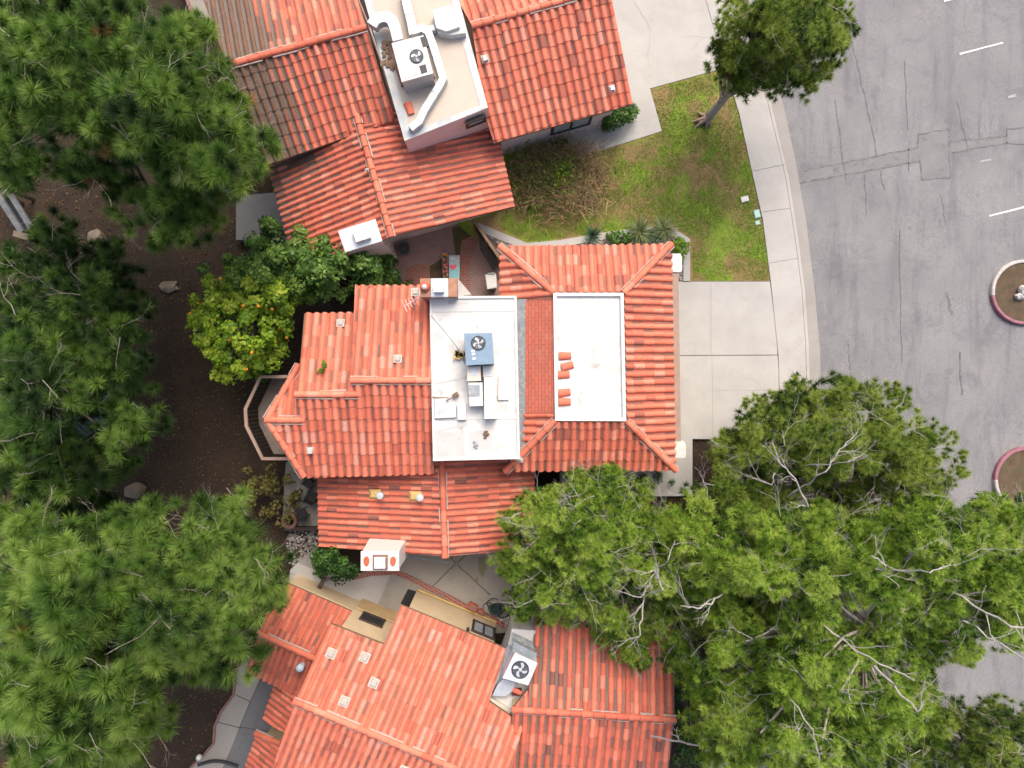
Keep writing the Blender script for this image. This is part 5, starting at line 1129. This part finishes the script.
broad('shrub','round clipped shrub touching the north pilaster',[(681,249,8.5,10,.9)],(681,250,.1),(.2,.9),26,.11,60,.04,M['citrus'],seed=26,cat='shrub',trunk_r=.03,tone0=.36,group='garden shrubs')
broad('shrub','low dark shrub in the gravel bed left of the spiky plants',[(620,239,13,7,.7)],(622,238,.1),(.15,.7),26,.12,50,.045,M['leaf_d'],seed=27,cat='shrub',trunk_r=.03,tone0=.4,group='garden shrubs')
broad('shrub','dark shrub filling the gap at the end of the patio',[(527,605,16,24,1.5),(530,622,12,10,1.2)],(527,610,.05),(.3,1.5),34,.2,60,.06,M['leaf_d'],seed=28,cat='shrub',trunk_r=.04,tone0=.28,group='garden shrubs')
broad('shrub','dark shrub squeezed against the right end of the lower house',[(688,690,18,45,2.2),(690,745,18,30,2.0)],(690,715,0),(.4,2.2),46,.28,40,.075,M['leaf_d'],seed=29,cat='shrub',trunk_r=.04,tone0=.25,group='garden shrubs')
broad('shrub','green weedy shrub in the shade of the brick courtyard',[(392,272,10,16,.5),(405,285,8,8,.3)],(395,275,.05),(.1,.5),16,.15,40,.05,M['leaf_d'],seed=30,cat='shrub',trunk_r=.02,tone0=.35,group='garden shrubs')
broad('weed','sprig of green leaves growing between the roof tiles of the prow',[(321.5,367,5,7,3.62)],(321.5,367,3.25),(3.3,3.6),6,.09,14,.05,M['citrus'],seed=31,cat='weed',trunk_r=.008,tone0=.4)
broad('hedge','dark hedge in the shade south of the hip roof',[(650,483,26,6,.5),(610,488,40,8,.4)],(640,484,.12),(.15,.5),26,.15,40,.05,M['leaf_d'],seed=32,cat='hedge',trunk_r=.02,tone0=.22)
# wiry brush bush on the lawn
def brush(px,py,label,seed=0):
    global rng; rng=np.random.default_rng(seed+900); b=at(px,py,.1); t=thing('brush_bush',label,'bush',b); rn=random.Random(seed)
    n=5200; th=rng.uniform(0,2*math.pi,n); el=rng.uniform(.15,1.3,n); d=np.stack([np.cos(th)*np.cos(el),np.sin(th)*np.cos(el),np.sin(el)],1)
    off=np.stack([rng.normal(size=n)*.75-.05,rng.normal(size=n)*.55,rng.uniform(0,.6,n)],1); L=rng.uniform(.25,.8,n)
    V,T,tn=blades(np.array(b)+off,d,L,np.full(n,.026),np.clip(rng.normal(.62,.22,n),0,1),.15); tri_mesh('dry_stalk',V,T,tn,M['straw'],t)
    n=2400; c=np.array(b)+np.stack([rng.normal(size=n)*.75-.5,rng.normal(size=n)*.6-.05,rng.uniform(.2,1.1,n)],1); V,T,tn=leaves(c,unit(rng.normal(size=(n,3))+np.array([0,0,1.])),rng.uniform(.03,.07,n),np.clip(rng.normal(.45,.2,n),0,1)); tri_mesh('foliage',V,T,tn,M['pine_d'],t,nper=4)
    n=220; c=np.array(b)+np.stack([rng.normal(size=n)*.22,rng.normal(size=n)*.25,rng.uniform(.5,1.1,n)],1); V,T,tn=leaves(c,unit(rng.normal(size=(n,3))+np.array([0,0,1.])),rng.uniform(.04,.08,n),np.clip(rng.normal(.5,.2,n),0,1)); tag(tri_mesh('new_shoot',V,T,tn,M['citrus'],t,nper=4),kind='stuff')
    mb=MB()
    for k in range(16):
        a=rn.uniform(0,6.28); forked(mb,b,Vector((math.cos(a),math.sin(a),rn.uniform(.3,1))).normalized(),rn.uniform(.4,.7),.016,3,rn,0,.6)
    mb.build('stem',M['twig'],t)
brush(562,180,'wiry brown and green brush sprawling beside the upper garage wall',1)
# spiky plants, cone shrub
def spiky(px,py,r,label,n=170,mat='spiky',seed=0,name='spiky_plant',up=.4):
    global rng; rng=np.random.default_rng(seed+1300); b=at(px,py,.12); t=thing(name,label,'plant',b,'spiky plants in the gravel bed')
    th=rng.uniform(0,6.283,n); el=np.abs(rng.normal(up,.35,n)); d=np.stack([np.cos(th)*np.cos(el),np.sin(th)*np.cos(el),np.sin(el)],1)
    V,T,tn=blades(np.array(b)+np.array([0,0,.1])+d*.03,d,r*rng.uniform(.6,1.1,n),np.full(n,.045),np.clip(rng.normal(.6,.25,n),0,1),.12); tri_mesh('blade',V,T,tn,M[mat],t); t.children[0]['kind']='stuff'
    mb=MB(); mb.lathe([(.05,0),(.06,.12),(.02,.16)],b,8); mb.build('stem',M['bark'],t)
spiky(639,233,.62,'pale striped spiky plant, left of the two in the gravel bed',seed=1); spiky(663,231,.62,'pale striped spiky plant, right of the two near the bed corner',seed=2)
spiky(592.5,236,.48,'blue green cone shaped plant in the gravel bed',160,'silver',3,up=.9); spiky(652,238,.36,'small blue green tuft between the spiky plants',70,'silver',5)
spiky(657,474,.2,'small fern like tuft at the shaded garage corner',60,'silver',6)
# grass, litter, gravel: uncountable
def scatter_poly(pxs,z,n):
    P=poly_at(pxs,z); xs=[p[0] for p in P]; ys=[p[1] for p in P]; out=[]
    while sum(len(o) for o in out)<n:
        q=np.stack([rng.uniform(min(xs),max(xs),n),rng.uniform(min(ys),max(ys),n)],1); ins=np.zeros(n,bool)
        for i in range(len(P)):
            (x1,y1),(x2,y2)=P[i],P[(i+1)%len(P)]; c=((y1>q[:,1])!=(y2>q[:,1])); ins^=c&(q[:,0]<(x2-x1)*(q[:,1]-y1)/((y2-y1)or 1e-9)+x1)
        out.append(q[ins])
    return np.concatenate(out)[:n]
rng=np.random.default_rng(77)
q=scatter_poly([(510,140),(577,159),(662,132.5),(651,89.5),(726,69),(738,113),(750.5,171),(761.5,220),(769.5,280),(692,280),(692,238),(669,223),(640,226),(560,238),(527,241),(500,228)],.1,60000)
pt=np.array([mnoise.noise(Vector((x*.75,y*.75,3.1)))*.6+mnoise.noise(Vector((x*2.4,y*2.4,1.7)))*.4 for x,y in q]); keep=(rng.random(len(q))<np.clip(.75-pt*1.2,.18,1)); q=q[keep]; pt=pt[keep]
n=len(q); d=unit(rng.normal(size=(n,3))*np.array([1.2,1.2,.3])+np.array([0,0,.55])); V,T,tn=blades(np.c_[q,np.full(n,.105)],d,rng.uniform(.03,.085,n),np.full(n,.018),np.clip(rng.normal(.52,.13,n)+np.where(pt>.12,.38,0)*(rng.random(n)<.7),0,1))
tag(tri_mesh('grass',V,T,tn,M['grass']),kind='stuff')
q=scatter_poly([(80,180),(290,180),(300,380),(245,400),(250,470),(290,560),(280,640),(240,680),(190,790),(-60,790),(-60,150)],-2,30000)
z=np.array([zg(x,y) for x,y in q]); n=len(q); V,T,tn=leaves(np.c_[q,z+.015],unit(rng.normal(size=(n,3))*.5+np.array([0,0,1.])),rng.uniform(.02,.055,n),np.clip(rng.normal(.42,.24,n),0,1)); tag(tri_mesh('fallen_leaves',V,T,tn,M['litter'],nper=4),kind='stuff')
q=scatter_poly([(692,440),(776,440),(770,520),(740,600),(690,620),(560,620),(530,560),(540,500),(692,498)],0,6000); n=len(q)
V,T,tn=leaves(np.c_[q,np.full(n,.02)],unit(rng.normal(size=(n,3))*.5+np.array([0,0,1.])),rng.uniform(.02,.06,n),np.clip(rng.normal(.4,.22,n),0,1)); tag(tri_mesh('fallen_needles',V,T,tn,M['litter'],nper=4),kind='stuff')
def gravel(pxs,z,n,s,m,name='gravel'):
    mb=MB(); rn=random.Random(n); q=scatter_poly(pxs,z,n)
    for k,(x,y) in enumerate(q):
        r=s*rn.uniform(.5,1.5); a=rn.uniform(0,6.28); zz=(zg(x,y) if z<-.5 else z); h=r*.7
        P=[(x+r*rn.uniform(.7,1.2)*math.cos(a+i*1.2566),y+r*rn.uniform(.6,1.1)*math.sin(a+i*1.2566),zz-.01) for i in range(5)]; tp=[(x+(p[0]-x)*.6,y+(p[1]-y)*.6,zz+h) for p in P]
        mb.add(P+tp,[[i,(i+1)%5,5+(i+1)%5,5+i] for i in range(5)]+[[5,6,7,8,9]],0,rn.random())
    tag(mb.build(name,m),kind='stuff')
def gravel_mat(name,stops):
    m=bpy.data.materials.new(name); nt,N,L,b=nodes(m); L.new(ramp(nt,stops,attr(nt,'tone')),b.inputs['Base Color']); b.inputs['Roughness'].default_value=.9; return m
gm=gravel_mat('grey_gravel',[(0.,(.09,.08,.075)),(.5,(.24,.21,.19)),(.85,(.36,.32,.29)),(1.,(.6,.57,.54))])
gravel([(480,232),(526,251),(600,241),(640,236),(665,232),(683,244),(683,280),(676,280),(672,246),(500,246)],.11,1500,.035,gm)
gravel([(288,531),(318,531),(320,560),(300,570),(290,566),(286,550)],-2,420,.055,gm,'rock_bed')
